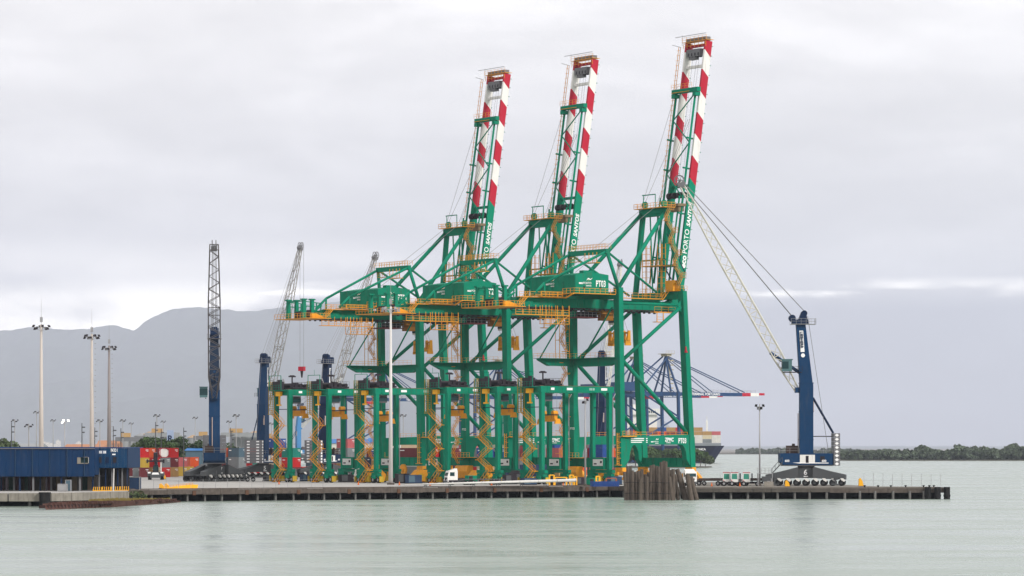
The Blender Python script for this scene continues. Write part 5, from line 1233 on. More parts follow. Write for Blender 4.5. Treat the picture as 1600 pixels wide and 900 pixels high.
# ------------------------------------------------------------------ containers
def container_mesh(L):
    m = MB(); w, h = 2.44, 2.59
    m.box(-w / 2 + 0.06, w / 2 - 0.06, 0.06, L - 0.06, 0.1, h - 0.06)
    for s_ in (-1, 1):
        for y in (0.08, L - 0.08): m.box(s_ * w / 2 - 0.08 - 0.0, s_ * w / 2 + 0.0 + 0.08 * 0, y - 0.08, y + 0.08, 0, h) if s_ > 0 else m.box(-w / 2, -w / 2 + 0.16, y - 0.08, y + 0.08, 0, h)
        x = s_ * (w / 2 - 0.05); m.box(x - 0.05, x + 0.05, 0, L, 0.0, 0.16); m.box(x - 0.05, x + 0.05, 0, L, h - 0.12, h)
        nb = int(L / 0.55)
        for k in range(nb):
            y = 0.3 + k * (L - 0.6) / nb; m.box(x - 0.04, x + 0.035, y, y + 0.26, 0.16, h - 0.12)
    m.box(-w / 2, w / 2, 0, 0.1, 0, 0.15).box(-w / 2, w / 2, 0, 0.1, h - 0.12, h)
    for x in (-0.75, -0.3, 0.3, 0.75): m.box(x - 0.03, x + 0.03, -0.03, 0.05, 0.1, h - 0.1)
    m.mat(1).box(0.25, 1.0, -0.045, 0.02, h - 0.62, h - 0.48).box(0.5, 1.0, -0.045, 0.02, h - 0.95, h - 0.85)
    for s_ in (-1, 1): m.box(s_ * w / 2 - 0.02, s_ * w / 2 + 0.02, L * 0.7, L * 0.9, h - 0.8, h - 0.55)
    me = bpy.data.meshes.new('container'); me.from_pydata(m.v, [], m.f); me.materials.append(SC['red']); me.materials.append(LETTER)
    me.polygons.foreach_set('material_index', m.m); return me
CM = {6: container_mesh(6.06), 12: container_mesh(12.19)}
def stack(px, Y, rot, L, cols, where, grp='shipping containers in the yard'):
    for k, cc in enumerate(cols):
        o = bpy.data.objects.new('container', CM[L]); col.objects.link(o)
        o.location = (PX(px, Y), Y, QZ + 0.02 + k * 2.6); o.rotation_euler = (0, 0, R(rot + random.uniform(-1, 1)))
        o.material_slots[0].link = 'OBJECT'; o.material_slots[0].material = SC[cc]
        pos = 'on the ground' if k == 0 else ('on top' if k == len(cols) - 1 else ['second', 'third', 'fourth'][k - 1] + ' up')
        nm = {'navygrey': 'slate blue', 'darkblue': 'dark blue'}.get(cc, cc)
        if len(('%s container %s of %s' % (nm, pos, where)).split()) > 15: print('LONG', nm, pos, where)
        tag(o, '%s container %s of %s' % (nm, pos, where), 'container', grp)
    return o
# stacks at the left end of the yard
stack(207, 905, 9, 6, ['maroon', 'grey', 'navygrey'], 'the stack touching the blue shed end')
stack(216, 880, 9, 6, ['grey', 'navygrey', 'blue'], 'the stack next to the blue shed end')
stack(226, 868, 9, 6, ['maroon', 'yellow', 'red'], 'the stack behind the lifting truck, shed side')
stack(236, 880, 9, 6, ['tan', 'red', 'orange'], 'the stack right behind the lifting truck')
stack(247, 885, 9, 6, ['cream', 'red', 'maroon'], 'the stack left of the white tank')
stack(259, 872, 9, 6, ['red', 'grey'], 'the stack that carries the white tank')
stack(272, 885, 9, 6, ['tan', 'maroon', 'red'], 'the stack at the yard road, tan lowest')
stack(286, 905, 9, 6, ['yellow', 'pink'], 'the low stack beside the yard road')
stack(296, 915, 9, 6, ['yellow'], 'the low yellow box by the yard road')
# tank container on top
tk = thing('tank_container', 'white tank container on top of the red stack in the yard', 'tank container', (PX(257, 872), 872, QZ + 5.24), R(9))
MB().tube((0, 0.3, 1.25), (0, 5.7, 1.25), 1.15, n=20).build('tank', WHITE, tk)
m = MB()
for y in (0.08, 5.9):
    for x in (-1.14, 1.14): m.bar((x, y, 0), (x, y, 2.55), 0.14)
    m.bar((-1.14, y, 0.08), (1.14, y, 0.08), 0.14).bar((-1.14, y, 2.5), (1.14, y, 2.5), 0.14)
m.build('frame', RED, tk)
# further stacks, seen between the cranes
stack(359, 930, 20, 6, ['red', 'navygrey', 'orange'], 'the stack beside the end-on crane')
stack(370, 935, 20, 6, ['grey', 'red', 'blue'], 'the blue-topped stack near the end-on crane')
stack(379, 925, 35, 6, ['grey', 'grey', 'navygrey'], 'the grey stack beside the end-on crane')
stack(441, 900, 35, 6, ['maroon', 'cream', 'cream', 'blue'], 'the stack between the leftmost gantry legs')
stack(457, 890, 35, 6, ['maroon', 'white', 'red'], 'the white-red stack under the leftmost gantry')
stack(464, 884, 35, 6, ['maroon', 'red', 'teal'], 'the teal-topped stack under the leftmost gantry')
stack(478, 905, 35, 12, ['red'], 'the low stack before the grey counterweight')
stack(523, 930, 35, 6, ['darkblue', 'maroon', 'cream'], 'the stack topped with cream, between yard gantry legs')
stack(537, 950, 35, 12, ['blue', 'blue', 'darkblue'], 'the blue stack between yard gantry legs')
stack(549, 920, 35, 6, ['tan', 'tan', 'grey', 'pink'], 'the tan stack behind the second gantry')
stack(604, 900, 35, 6, ['maroon', 'tan', 'blue'], 'the stack right behind the white light mast')
stack(664, 905, 35, 12, ['grey', 'white', 'maroon'], 'the long stack seen below crane PT01 portal')
stack(680, 925, 35, 6, ['white', 'grey', 'red', 'maroon'], 'the stack between crane PT01 and the third gantry')
stack(741, 920, 35, 6, ['maroon', 'maroon', 'grey', 'pink'], 'the stack seen under crane PT02 landside portal')
stack(753, 900, 35, 6, ['red', 'grey', 'grey'], 'the stack beside the red box under crane PT02')
stack(770, 890, 35, 6, ['cream', 'cream', 'blue'], 'the blue-topped stack behind the second gantry')
stack(783, 890, 35, 6, ['cream', 'darkblue', 'blue', 'cream'], 'the cream-topped stack behind the second gantry')
stack(818, 900, 35, 6, ['blue', 'grey', 'maroon', 'maroon'], 'the maroon stack behind the nearest gantry stair')
stack(853, 890, 35, 6, ['white', 'white', 'grey', 'grey'], 'the pale stack inside the nearest yard gantry')
stack(872, 905, 35, 6, ['tan', 'white', 'maroon', 'blue'], 'the mixed stack inside the nearest yard gantry')
stack(879, 880, 35, 6, ['tan', 'pink', 'pink'], 'the pink stack inside the nearest yard gantry')
stack(912, 925, 35, 12, ['orange', 'maroon', 'grey', 'maroon'], 'the maroon stack behind crane PT03 landside leg')
stack(947, 900, 35, 6, ['tan', 'tan', 'blue', 'blue'], 'the blue stack under crane PT03 portal')
more = [(304, 925, 12, 12, ['red', 'orange'], 'the long pair beside the yard road'), (346, 900, 15, 6, ['red', 'maroon', 'red'], 'the red stack left of the grey pair'), (388, 950, 15, 6, ['orange', 'red', 'orange'], 'the orange stack behind the counterweight'), (400, 960, 15, 6, ['red', 'teal', 'red'], 'the stack right of the counterweight'),
        (424, 940, 15, 6, ['maroon', 'red', 'orange'], 'the stack left of the leftmost gantry stair'), (434, 935, 15, 6, ['darkblue', 'red'], 'the low stack at the leftmost gantry stair'), (496, 925, 25, 6, ['maroon', 'navygrey', 'darkblue'], 'the dark stack behind the second gantry stair'), (511, 940, 25, 6, ['red', 'orange', 'white'], 'the white-topped stack at the second gantry'),
        (566, 930, 25, 6, ['darkblue', 'maroon', 'red'], 'the red-topped stack behind the third stair'), (580, 925, 25, 6, ['maroon', 'navygrey', 'white'], 'the white-topped stack left of the white mast'), (592, 915, 25, 6, ['darkblue', 'darkblue', 'maroon'], 'the maroon-topped stack left of the white mast'), (636, 915, 25, 12, ['maroon', 'darkblue', 'navygrey'], 'the slate stack right of the white mast'),
        (652, 935, 25, 12, ['darkblue', 'maroon', 'orange'], 'the orange-topped stack right of the white mast'), (700, 930, 25, 6, ['maroon', 'darkblue', 'grey'], 'the grey-topped stack behind the third gantry'), (716, 920, 25, 12, ['darkblue', 'maroon', 'maroon'], 'the long dark stack left of crane PT02'), (800, 910, 25, 6, ['maroon', 'white', 'red'], 'the red-topped stack right of crane PT02'),
        (838, 915, 25, 6, ['maroon', 'darkblue', 'white'], 'the white-topped stack behind the nearest stair'), (892, 915, 25, 6, ['darkblue', 'orange', 'maroon'], 'the maroon-topped stack at crane PT03 rear leg'), (928, 930, 25, 6, ['navygrey', 'maroon', 'red'], 'the red-topped stack beside the pale pole'), (960, 930, 25, 6, ['maroon', 'darkblue', 'orange'], 'the orange-topped stack at crane PT03 front leg')]
for args in more: stack(*args)
# white warehouse and blue roofed sheds in the mid distance
def hall(px0, px1, ytop, Y, depth, wallm, roofm, label, gable=1.5, ybase=None):
    x0, x1 = PX(px0, Y), PX(px1, Y); zt = PZ(ytop, Y); c = thing('warehouse', label, 'warehouse', ((x0 + x1) / 2, Y, 2))
    w = (x1 - x0) / 2; h = zt - 2
    MB().box(-w, w, 0, depth, 0, h - gable).build('wall', wallm, c)
    MB().hexa([(-w - .4, -0.4, h - gable), (w + .4, -0.4, h - gable), (w + .4, depth, h - gable), (-w - .4, depth, h - gable)], [(-w - .4, depth * 0.45, h), (w + .4, depth * 0.45, h), (w + .4, depth * 0.55, h), (-w - .4, depth * 0.55, h)]).build('roof', roofm, c)
    n = max(2, int(2 * w / 6))
    for k in range(n):
        x = -w + (k + 0.5) * 2 * w / n; MB().box(x - 1.2, x + 1.2, -0.06, 0, 1.0 if k % 2 else 0.0, 3.2).build('door' if k % 2 == 0 else 'window', MGREY, c)
    return c
WW = mat('white hall wall', (0.58, 0.56, 0.52), 0.7); WB = mat('blue hall roof', (0.03, 0.16, 0.42), 0.6); WG = mat('grey hall', (0.28, 0.29, 0.30), 0.7); WT = mat('tan hall wall', (0.42, 0.30, 0.20), 0.8)
hall(515, 575, 686, 1150, 30, WW, WB, 'white warehouse with a blue roof between the yard gantries')
hall(575, 622, 684, 1180, 30, WW, WB, 'white warehouse with a blue roof beside the white light mast')
hall(618, 668, 684, 1250, 30, WT, mat('brown hall roof', (0.16, 0.10, 0.08), 0.8), 'long tan warehouse with a brown roof behind crane PT01')
hall(290, 330, 700, 1000, 20, SC['navygrey'], WB, 'low blue canopy shed beside the yard road', 0.8)
hall(282, 360, 697, 1400, 25, WT, mat('red tile roof', (0.30, 0.10, 0.06), 0.8), 'low red roofed house behind the yard trees')
hall(402, 440, 690, 1050, 20, WG, WG, 'grey hall behind the leftmost yard gantry')
hall(-10, 60, 693, 1500, 30, WW, WG, 'pale hall behind the shed roof, leftmost')
hall(100, 160, 694, 1600, 30, WW, mat('orange tile roof', (0.42, 0.20, 0.11), 0.8), 'pale hall with an orange roof above the shed')
hall(150, 182, 688, 1700, 30, mat('orange heap cover', (0.5, 0.27, 0.14), 0.8), _mats['orange tile roof'], 'orange roofed hall behind the brown grey mast', 4)
hall(560, 760, 690, 1500, 40, WG, WG, 'long low grey hall far behind the gantries')
hall(790, 960, 690, 1500, 40, WG, _mats['brown hall roof'], 'long low hall far behind crane PT03')
# silos and conveyor galleries far off
for i, (px, top, Y, r_) in enumerate([(196, 687, 1750, 5), (206, 687, 1750, 5), (222, 681, 1750, 6), (234, 679, 1750, 6), (262, 680, 1750, 6), (272, 680, 1750, 6), (302, 684, 1800, 5), (374, 680, 1750, 6), (386, 680, 1750, 6), (398, 678, 1750, 6), (428, 684, 1750, 5)]):
    c = thing('silo', 'pale grey storage silo far behind the yard, %s from the left' % ORD[i], 'silo', (PX(px, Y), Y, 2), 0, 'far storage silos'); h = PZ(top, Y) - 2
    MB().tube((0, 0, 0), (0, 0, h), r_ * 0.7, n=14).build('shell', WG, c, smooth=False)
    MB().tube((0, 0, h), (0, 0, h + 1.6), r_ * 0.72, 0.6, n=14).build('roof', WT if i % 3 == 0 else WG, c)
for i, (p0, p1, yt, Y) in enumerate([(180, 226, 683, 1700), (226, 280, 676, 1740), (302, 345, 681, 1740), (345, 412, 676, 1740), (412, 436, 684, 1740)]):
    c = thing('conveyor_gallery', ['low conveyor gallery just above the shed end', 'conveyor gallery over the silos behind the yard trees', 'conveyor gallery beside the end-on crane', 'ochre topped conveyor gallery between the two left cranes', 'short conveyor gallery behind the leftmost gantry'][i], 'conveyor', (PX(p0, Y), Y, 2)); l = PX(p1, Y) - PX(p0, Y); h = PZ(yt, Y) - 2
    MB().box(0, l, 0, 3, h - 2.2, h).build('gallery', WG if i % 2 else MGREY, c)
    MB().box(l * 0.2, l * 0.5, -0.2, 3.2, h, h + 2.2).build('head_house', mat('ochre cladding', (0.45, 0.28, 0.12), 0.8), c)
    for k in range(5): MB().box(k * l / 4.2, k * l / 4.2 + 0.5, 1, 1.5, 0, h - 2.2).build('trestle', MGREY, c)
c = thing('sign_tower', 'blue and white letter tower above the yard trees', 'sign tower', (PX(266, 1200), 1200, 2)); h = PZ(672, 1200) - 2
MB().box(-1.2, 1.2, 0, 1.0, 0, h).build('tower', mat('pale blue tower', (0.30, 0.36, 0.5), 0.6), c)
for k, ch in enumerate('RO'): text('lettering', ch, 3.2, NAVYD, c, frame((1, 0, 0), (0, 0, 1), (-1.0, -0.05, h - 4.2 - k * 4)), bold=0.08)
for k, (p0, p1, top) in enumerate([(470, 560, 672), (560, 640, 676), (820, 900, 680)]): pass
# town on the foot of the hills: pale blocks lost in the haze
for k in range(16):
    px = 70 + k * 11 + random.uniform(-3, 3); Y = random.uniform(9000, 11000); w = random.uniform(10, 34); h = random.uniform(8, 34)
    c = thing('town_block', 'pale hazy town block at the foot of the hills, %s from the left' % ORD[k], 'building', (PX(px, Y), Y, 2), 0, 'hazy town blocks')
    MB().box(-w / 2, w / 2, 0, 14, 0, h).box(-w / 5, w / 8, 3, 8, h, h + 3).build('wall', WW, c)
# trees in the yard
tree((PX(244, 1010), 1010, 2.2), 12.0, 5.6, 'dense green tree behind the red containers, shed side', 'trees behind the yard', 0, 2600, 0.32, 1)
tree((PX(268, 1015), 1015, 2.2), 11.6, 5.4, 'dense green tree behind the tank container', 'trees behind the yard', 1, 2600, 0.32, 2)
tree((PX(228, 1030), 1030, 2.2), 10.0, 4.0, 'smaller green tree at the shed side of the tree group', 'trees behind the yard', 2, 1600, 0.32, 3)
tree((PX(314, 1010), 1010, 2.2), 11.0, 4.6, 'dark green tree beside the end-on crane, road side', 'trees behind the yard', 1, 2200, 0.32, 4)
tree((PX(330, 1020), 1020, 2.2), 10.0, 4.0, 'green tree half hidden behind the end-on crane', 'trees behind the yard', 0, 1600, 0.32, 5)
tree((PX(288, 1040), 1040, 2.2), 8.5, 4.2, 'low olive tree between the two green tree groups', 'trees behind the yard', 2, 1400, 0.3, 6)
tree((PX(356, 1020), 1020, 2.2), 9.5, 4.0, 'green tree between the end-on crane and the next tower', 'trees behind the yard', 1, 1600, 0.3, 7)
tree((PX(6, 900), 900, 2.2), 10.6, 5.0, 'bright green tree behind the shed roof at the picture edge', None, 2, 2200, 0.3, 8)

# ------------------------------------------------------------------ vehicles
TYR = BLACK
def wheels(c, spots, r=0.5, w=0.32):
    for x, y in spots:
        t = MB().tube((x, y - w / 2, r), (x, y + w / 2, r), r, n=14).build('wheel', TYR, c)
        MB().tube((x, y - w / 2 - 0.02, r), (x, y + w / 2 + 0.02, r), r * 0.5, n=10).build('rim', STEEL, t)
def truck(px, Y, rz, label, cabm=WHITE, trailer=None, flip=False):
    c = thing('truck', label, 'truck', (PX(px, Y), Y, QZ), rz)
    MB().prism([(0, 0.7), (0, 1.9), (0.35, 3.0), (2.2, 3.0), (2.2, 0.7)], -1.2, 1.2).prism([(0.6, 3.0), (2.1, 3.5), (2.2, 3.0)], -1.0, 1.0).build('cab', cabm, c)
    MB().prism([(-0.03, 1.95), (0.3, 2.8), (0.36, 2.8), (0.05, 1.95)], -1.05, 1.05).box(0.5, 1.5, -1.22, -1.19, 1.9, 2.7).box(0.5, 1.5, 1.19, 1.22, 1.9, 2.7).build('window', GLASS, c)
    MB().box(-0.1, 0.1, -1.15, 1.15, 0.45, 0.95).box(0, 6.5, -0.5, 0.5, 0.6, 0.95).build('chassis', GREY, c)
    MB().box(-0.13, -0.1, -1.0, -0.65, 0.95, 1.2).box(-0.13, -0.1, 0.65, 1.0, 0.95, 1.2).build('headlight', LETTER, c)
    MB().box(-0.06, 0.0, -0.7, 0.7, 1.0, 1.6).box(0.2, 2.21, -1.225, -1.2, 0.7, 1.05).build('grille', DARK, c)
    wheels(c, [(1.1, -1.0), (1.1, 1.0), (4.4, -1.0), (4.4, 1.0), (5.7, -1.0), (5.7, 1.0)])
    if trailer:
        MB().box(3.2, 12.5, -1.2, 1.2, 1.1, 1.3).build('trailer_bed', GREY, c); wheels(c, [(10.2, -1.0), (11.5, -1.0), (10.2, 1.0), (11.5, 1.0)])
        if trailer is not True: MB().box(3.3, 12.4, -1.2, 1.2, 1.31, 3.9).build('trailer_body', trailer, c)
    return c
truck(697, 688, R(18), 'white truck with a dark grille parked under the third yard gantry', WHITE, True)
truck(553, 735, R(5), 'white truck cab behind the second yard gantry wheels', WHITE, None)
truck(464, 760, R(180 + 8), 'white grey truck between the two leftmost yard gantries', SC['grey'], True)
truck(527, 770, R(8), 'grey truck with trailer between the second and third yard gantries', SC['navygrey'], True)
truck(786, 760, R(35), 'dark truck under the second yard gantry', SC['darkblue'], SC['darkblue'])
truck(1080, 668, R(100), 'white truck with green stripe behind the leaning timber piles', WHITE, None)
def tractor(px, Y, label):
    c = thing('terminal_tractor', label, 'tractor', (PX(px, Y), Y, QZ), R(-8), 'white terminal tractors on the pier')
    MB().box(-0.75, 0.75, -0.8, 0.8, 0.8, 1.4).box(-0.72, 0.72, -0.75, 0.75, 2.5, 2.75).bar((-0.66, -0.7, 1.4), (-0.6, -0.7, 2.5), 0.14).bar((0.66, -0.7, 1.4), (0.6, -0.7, 2.5), 0.14).bar((-0.66, 0.7, 1.4), (-0.6, 0.7, 2.5), 0.14).bar((0.66, 0.7, 1.4), (0.6, 0.7, 2.5), 0.14).build('cab', WHITE, c)
    MB().box(-0.6, 0.6, -0.72, 0.72, 1.4, 2.5).build('window', mat('green tinted glass', (0.05, 0.26, 0.19), 0.15, dirtamt=0), c)
    MB().box(-1.3, 3.4, -0.55, 0.55, 0.5, 0.9).box(1.0, 1.25, -0.3, 0.0, 0.9, 2.6).build('chassis', DARK, c)
    MB().box(-0.74, 0.74, -0.82, 0.82, 2.72, 2.82).box(-0.6, -0.5, -0.85, -0.8, 0.9, 1.3).build('trim', RED, c)
    wheels(c, [(-0.5, -0.9), (-0.5, 0.9), (2.3, -0.9), (2.3, 0.9)], 0.5)
    return c
tractor(1135.5, 672, 'white terminal tractor with green glass, farthest from the pier crane')
tractor(1148, 671, 'white terminal tractor with green glass, middle of three beside the mast')
tractor(1166.5, 670, 'white terminal tractor with a red roof edge, nearest the slim mast')
for i, (px, Y) in enumerate([(1100, 676), (1118, 680), (1178, 678)]):
    c = thing('flatbed_trailer', ['low dark flatbed trailer behind the leaning piles', 'low dark flatbed trailer left of the three tractors', 'low dark flatbed trailer behind the slim mast'][i], 'trailer', (PX(px, Y), Y, QZ), R(-6))
    MB().box(-4.5, 4.5, -1.2, 1.2, 1.0, 1.3).box(-4.5, -4.3, -1.2, 1.2, 1.3, 1.7).box(-1.0, 2.0, -1.2, 1.2, 1.3, 1.55).build('bed', mat('rusty dark bed', (0.05, 0.035, 0.03), 0.8), c)
    wheels(c, [(-3.4, -1), (-2.3, -1), (2.9, -1), (3.9, -1), (-3.4, 1), (2.9, 1)], 0.48)
    for x in (-3.0, 3.4): MB().bar((x, -1.1, 1.3), (x, -1.1, 3.4), 0.05).build('stake', STEEL, c)
c = thing('concrete_block', 'pale concrete block beside the pier crane stair', 'block', (PX(1201, 658), 658, QZ))
MB().hexa([(-1.0, -.5, 0), (1.0, -.5, 0), (1.0, .5, 0), (-1.0, .5, 0)], [(-.9, -.4, 1.05), (.9, -.4, 1.05), (.9, .4, 1.05), (-.9, .4, 1.05)]).build('body', palecon, c)
MB().bar((-.3, 0, 1.0), (.3, 0, 1.0), 0.1, 0.3).build('lifting_eye', STEEL, c)
def hump(px, Y, h, label):
    c = thing('traffic_bollard', label, 'bollard', (PX(px, Y), Y, QZ))
    MB().prism([(-0.45, 0), (0.55, 0), (0.3, 0.9 * h / 1.4), (-0.1, h), (-0.4, h * 0.85)], -0.5, 0.5).build('body', YELLOW, c)
    MB().box(-0.5, 0.6, -0.55, 0.55, 0, 0.12).build('foot', GREY, c)
hump(1230, 656, 1.35, 'yellow bollard under the pier crane wheels, left')
hump(1345, 662, 1.75, 'tall yellow bollard at the open end of the pier')
hump(256, 815, 1.5, 'yellow bollard right of the lifting truck'); hump(355.5, 785, 1.8, 'yellow bollard beside the end-on crane base')
hump(252.5, 628, 1.0, 'small orange post at the quay edge, left of a pair'); hump(261, 630, 1.0, 'small orange post at the quay edge, right of a pair')
# heap of yellow ropes or steel on the quay edge
c = thing('yellow_gangway', 'yellow gangway frame lying on the quay edge left of the cranes', 'gangway', (PX(275, 627), 627, QZ), R(35))
m = MB().prism([(-3.5, 0), (4.4, 0), (4.6, 0.75), (3.4, 0.8), (0, 0.45)], -0.5, 0.5)
m.build('ramp', YELLOW, c); MB().rail([(-3.0, -0.5, 0.15), (3.4, -0.5, 0.75)], h=0.35, r=0.04, sp=0.7).build('rail', ORANGE, c)
# lifting truck seen from the front
c = thing('reach_stacker', 'dark container lifting truck facing the quay, before the red containers', 'lifting truck', (PX(243, 800), 800, QZ), R(4))
MB().box(-2.0, 2.0, 0, 5.5, 0.9, 1.9).box(-1.3, 1.3, -0.5, 0.3, 0.5, 1.5).build('body', GREY, c)
wheels_ = [(-1.5, 0.8), (1.5, 0.8), (-1.5, 4.8), (1.5, 4.8)]
for x, y in wheels_:
    t = MB().tube((x - 0.35, y, 0.8), (x + 0.35, y, 0.8), 0.8, n=16).build('wheel', BLACK, c); MB().tube((x - 0.38, y, 0.8), (x + 0.38, y, 0.8), 0.4, n=10).build('rim', STEEL, t)
MB().hexa([(-0.7, 0.6, 1.9), (0.7, 0.6, 1.9), (0.7, 2.2, 1.9), (-0.7, 2.2, 1.9)], [(-0.6, 0.8, 3.6), (0.6, 0.8, 3.6), (0.6, 2.1, 3.6), (-0.6, 2.1, 3.6)]).build('cab', DARK, c)
MB().box(-0.55, 0.55, 0.62, 0.66, 2.3, 3.4).build('cab_glass', GLASS, c)
MB().bar((0, 5.0, 2.8), (0, 0.2, 6.4), 0.75, 0.8).build('lifting_boom', SC['navygrey'], c)
MB().box(-1.9, 1.9, -0.3, 0.3, 4.4, 4.8).box(-0.5, 0.5, -0.3, 0.4, 4.7, 6.6).box(-2.2, -1.8, -0.4, 0.4, 4.1, 5.0).box(1.8, 2.2, -0.4, 0.4, 4.1, 5.0).build('lifting_frame', DARK, c)
MB().box(-1.9, -1.2, -0.05, 0, 1.6, 1.95).box(1.2, 1.9, -0.05, 0, 1.6, 1.95).prism([(-0.9, 1.3), (0.9, 1.3), (0.7, 1.8), (-0.7, 1.8)], -0.55, -0.5).build('headlight', LETTER, c)
MB().box(1.2, 1.5, -0.1, 0.1, 2.0, 4.4).build('exhaust', MASTW, c)
# lying lamp mast on trestles
a, b = V(PX(632, 645), 645, QZ + 0.55), V(PX(898.5, 664), 664, QZ + 1.25)
c = thing('lying_mast', 'long white tapered mast lying on trestles along the quay edge', 'mast', a)
MB().tube((0, 0, 0), b - a, 0.13, 0.33, n=14).tube(b - a, (b - a) * 1.003, 0.42, n=14).build('pole', MASTW, c, smooth=True)
m = MB()
for k in range(1, 9): q = (b - a) * (k / 9); m.tube(q * 0.999, q * 1.001, 0.16 + 0.2 * k / 9, n=14)
m.build('joint_ring', STEEL, c)
for k in range(7):
    q = (b - a) * (0.12 + 0.14 * k); zg = QZ - a.z
    MB().bar((q.x - 0.3, q.y, zg), (q.x - 0.05, q.y, q.z - 0.15), 0.12).bar((q.x + 0.3, q.y, zg), (q.x + 0.05, q.y, q.z - 0.15), 0.12).bar((q.x - 0.35, q.y, q.z - 0.2), (q.x + 0.35, q.y, q.z - 0.2), 0.1).build('trestle', GREY, c)
# blue steel beams and yellow guard frames near the dolphin
for k in range(4):
    c = thing('steel_beam_bundle', ['lowest', 'second lowest', 'second highest', 'topmost'][k] + ' blue steel beam of the stack left of the timber piles', 'steel beam', (PX(945, 660), 660 + 0.0, QZ + 0.05 + k * 0.26), R(33))
    m = MB().box(-3.2, 3.2, -0.6, 0.6, 0, 0.05).box(-3.2, 3.2, -0.6, 0.6, 0.19, 0.24).box(-3.2, 3.2, -0.45, 0.45, 0.05, 0.19)
    m.build('beam', SC['blue'], c)
for i, (px, Y, w, h) in enumerate([(862, 676, 1.0, 2.2), (876, 678, 2.6, 1.7), (893, 675, 0.8, 2.2), (899, 672, 0.5, 1.9), (934, 670, 0.7, 2.0), (955, 668, 2.2, 1.6)]):
    c = thing('guard_frame', ['orange guard post frame just left of the wide orange frame', 'wide orange guard frame behind the thick end of the lying mast', 'orange guard frame over the thick end of the lying mast', 'slim orange guard post beside the slim pale pole', 'orange post above the blue steel beams', 'brown red guard frame above the blue steel beams'][i], 'guard frame', (PX(px, Y), Y, QZ), R(20))
    m = MB().bar((-w / 2, 0, 0), (-w / 2, 0, h), 0.28).bar((w / 2, 0, 0), (w / 2, 0, h), 0.28).bar((-w / 2, 0, h), (w / 2, 0, h), 0.2).bar((-w / 2, 0, h * .5), (w / 2, 0, h * .5), 0.1)
    m.build('frame', YELLOW if i != 5 else mat('brown red paint', (0.28, 0.09, 0.05), 0.7), c)
    MB().box(-w / 2 - .2, -w / 2 + .2, -.2, .2, 0, .08).box(w / 2 - .2, w / 2 + .2, -.2, .2, 0, .08).build('foot', GREY, c)
for i, (px, Y, m_, lab) in enumerate([(750, 720, ORANGE, 'orange machine housing between the third and second yard gantries'), (660, 735, ORANGE, 'orange machine housing behind the white truck'), (583, 740, ORANGE, 'orange drum behind the white light mast'), (812, 715, DARK, 'dark machine between the nearest yard gantries')]):
    c = thing('drive_unit', lab, 'machine', (PX(px, Y), Y, QZ), R(35))
    MB().prism([(-2.4, 0.3), (2.4, 0.3), (2.9, 1.8), (1.6, 2.9), (-1.4, 2.9), (-2.8, 1.6)], -1.0, 1.0).build('housing', m_, c)
    MB().tube((-1.2, -1.2, 1.3), (-1.2, 1.2, 1.3), 0.8, n=16).tube((1.2, -1.15, 1.2), (1.2, 1.15, 1.2), 0.7, n=16).build('drum', HATCH if m_ is ORANGE else GREY, c)
    MB().box(-2.6, 2.6, -0.8, 0.8, 0, 0.3).build('skid', DARK, c)
# small gear strewn along the feet of the gantries
gear = [(422, 770, 'dark'), (476, 765, 'blue'), (541, 748, 'dark'), (566, 760, 'green'), (628, 722, 'dark'), (646, 716, 'blue'), (724, 712, 'dark'), (736, 705, 'green'), (796, 702, 'dark'), (826, 690, 'blue'), (868, 688, 'dark'), (905, 690, 'dark'), (925, 684, 'green'), (960, 690, 'blue')]
for i, (px, Y, kk) in enumerate(gear):
    c = thing('equipment_cabinet', '%s equipment cabinet at the feet of the gantries, %s from the left' % (kk, ORD[i]), 'cabinet', (PX(px, Y), Y, QZ), R(35))
    w, h = random.uniform(0.9, 1.8), random.uniform(1.1, 2.2)
    MB().box(-w, w, -0.7, 0.7, 0.15, h).build('housing', {'dark': DARK, 'blue': SC['darkblue'], 'green': GREEN}[kk], c)
    MB().box(-w + 0.1, -0.05, -0.74, -0.7, 0.3, h - 0.15).build('door', {'dark': GREY, 'blue': SC['navygrey'], 'green': DARK}[kk], c)
    MB().box(-w - 0.1, w + 0.1, -0.8, 0.8, 0, 0.15).build('skid', BLACK, c)
for i, (px, Y) in enumerate([(436, 700), (560, 690), (624, 684), (672, 676), (768, 680), (880, 668), (1112, 664), (1156, 662)]):
    c = thing('traffic_cone', 'small orange traffic cone on the quay, %s from the left' % ORD[i], 'cone', (PX(px, Y), Y, QZ))
    MB().tube((0, 0, 0.05), (0, 0, 0.8), 0.2, 0.04, n=10).build('cone', mat('cone orange', (0.65, 0.12, 0.01), 0.6), c)
    MB().box(-.25, .25, -.25, .25, 0, 0.05).build('base', BLACK, c)
# fences
def fence(name, pts_, h, sp, label, wires=2):
    c = thing(name, label, 'fence', pts_[0])
    o = Vector(pts_[0]); m = MB()
    for a, b in zip(pts_, pts_[1:]):
        a = Vector(a); b = Vector(b); n = max(1, round((b - a).length / sp))
        for k in range(n + 1):
            p = a.lerp(b, k / n) - o; MB().bar(p, p + V(0, 0, h * random.uniform(0.93, 1.0)), 0.07).build('post', STEEL, c)
        for k in range(wires): m.bar(a - o + V(0, 0, h * (0.45 + 0.45 * k)), b - o + V(0, 0, h * (0.45 + 0.45 * k)), 0.025)
    m.build('wire', STEEL, c)
    return c
fence('wire_fence', [tuple(qe(-10) + RR * 1.6 + V(0, 0, QZ)), tuple(qe(30) + RR * 1.6 + V(0, 0, QZ))], 1.9, 2.6, 'thin wire fence along the left quay edge')
fence('pier_fence', [(PX(1350, 668), 668, QZ), (PX(1470, 656), 656, QZ)], 2.75, 2.25, 'row of slim posts on the open end of the pier', 1)
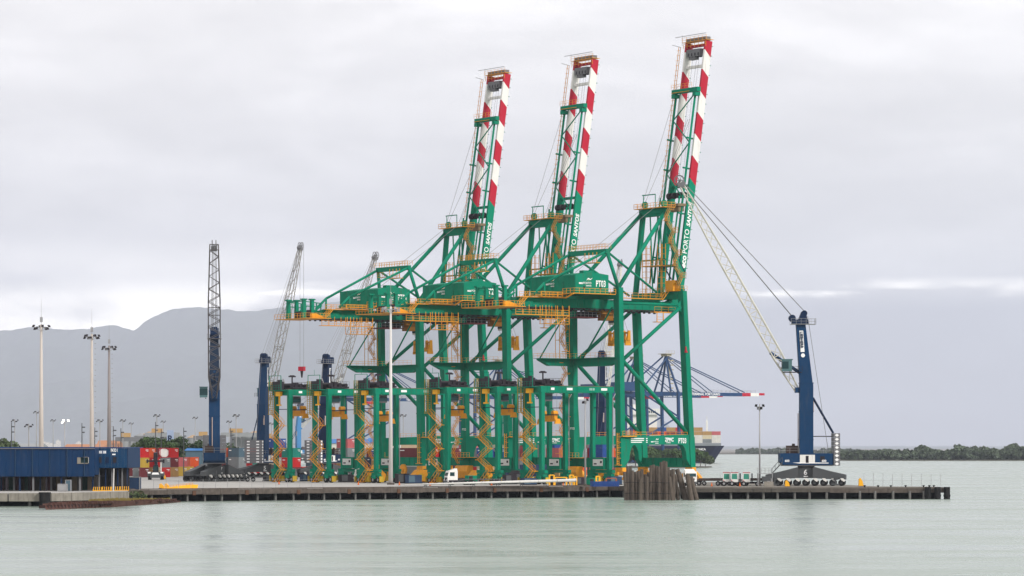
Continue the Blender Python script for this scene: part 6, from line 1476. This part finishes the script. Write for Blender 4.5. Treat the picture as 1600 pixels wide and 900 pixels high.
for i, px in enumerate([1351, 1372, 1392, 1415, 1443, 1452, 1459]):
    c = thing('mooring_bollard', 'small black mooring bollard on the pier end, %s from the crane' % ORD[i], 'bollard', (PX(px, 649), 649, QZ), 0, 'mooring bollards on the pier end')
    MB().tube((0, 0, 0), (0, 0, 0.3), 0.16, n=10).tube((0, 0, 0.3), (0, 0, 0.42), 0.26, n=10).build('post', BLACK, c)
    MB().box(-0.25, 0.25, -0.25, 0.25, 0, 0.05).build('base', BLACK, c)
# two dock workers by the end-on crane
def person(px, Y, rz, label, vest):
    import bmesh
    c = thing('person', label, 'person', (PX(px, Y), Y, QZ), rz)
    J = [(0, 0, .95), (0, 0, 1.2), (0, 0, 1.42), (0, 0, 1.5), (0, 0, 1.62), (0, 0, 1.72), (.2, 0, 1.4), (.27, .02, 1.12), (.27, -.06, .88), (-.2, 0, 1.4), (-.27, .02, 1.12), (-.26, -.05, .88), (.1, 0, .9), (.12, -.03, .5), (.12, 0, .08), (.12, -.16, .04), (-.1, 0, .9), (-.12, .02, .5), (-.13, .03, .08), (-.13, -.13, .04)]
    Ed = [(0, 1), (1, 2), (2, 3), (3, 4), (4, 5), (2, 6), (6, 7), (7, 8), (2, 9), (9, 10), (10, 11), (0, 12), (12, 13), (13, 14), (14, 15), (0, 16), (16, 17), (17, 18), (18, 19)]
    rad = [.15, .15, .15, .06, .1, .08, .075, .055, .045, .075, .055, .045, .1, .075, .055, .045, .1, .075, .055, .045]
    me = bpy.data.meshes.new('body'); me.from_pydata(J, Ed, []); ob = bpy.data.objects.new('body', me); col.objects.link(ob)
    ob.modifiers.new('s', 'SKIN'); ob.modifiers.new('u', 'SUBSURF').levels = 1
    for v, r_ in zip(me.skin_vertices[0].data, rad): v.radius = (r_, r_ * 0.8)
    me.skin_vertices[0].data[0].use_root = True
    ev = bpy.data.meshes.new_from_object(ob.evaluated_get(bpy.context.evaluated_depsgraph_get())); bpy.data.objects.remove(ob)
    for m_ in (vest, mat('work trousers', (0.10, 0.11, 0.16), 0.9), mat('skin', (0.30, 0.17, 0.11), 0.6), LETTER, BLACK): ev.materials.append(m_)
    for p in ev.polygons:
        z = p.center.z; p.material_index = 4 if z < 0.1 else 1 if z < 0.92 else 2 if (1.45 < z < 1.64 or (z < 0.95 and abs(p.center.x) > .2)) else 3 if z >= 1.64 else 0
        p.use_smooth = True
    o = bpy.data.objects.new('body', ev); col.objects.link(o); o.parent = c
    return c
person(363.5, 800, 0.3, 'person in a yellow vest standing beside the end-on crane', mat('hi-vis yellow cloth', (0.65, 0.62, 0.06), 0.9, dirtamt=0))
person(368, 802, -0.4, 'person in grey work clothes standing beside the end-on crane', mat('grey cloth', (0.32, 0.31, 0.28), 0.9, dirtamt=0))
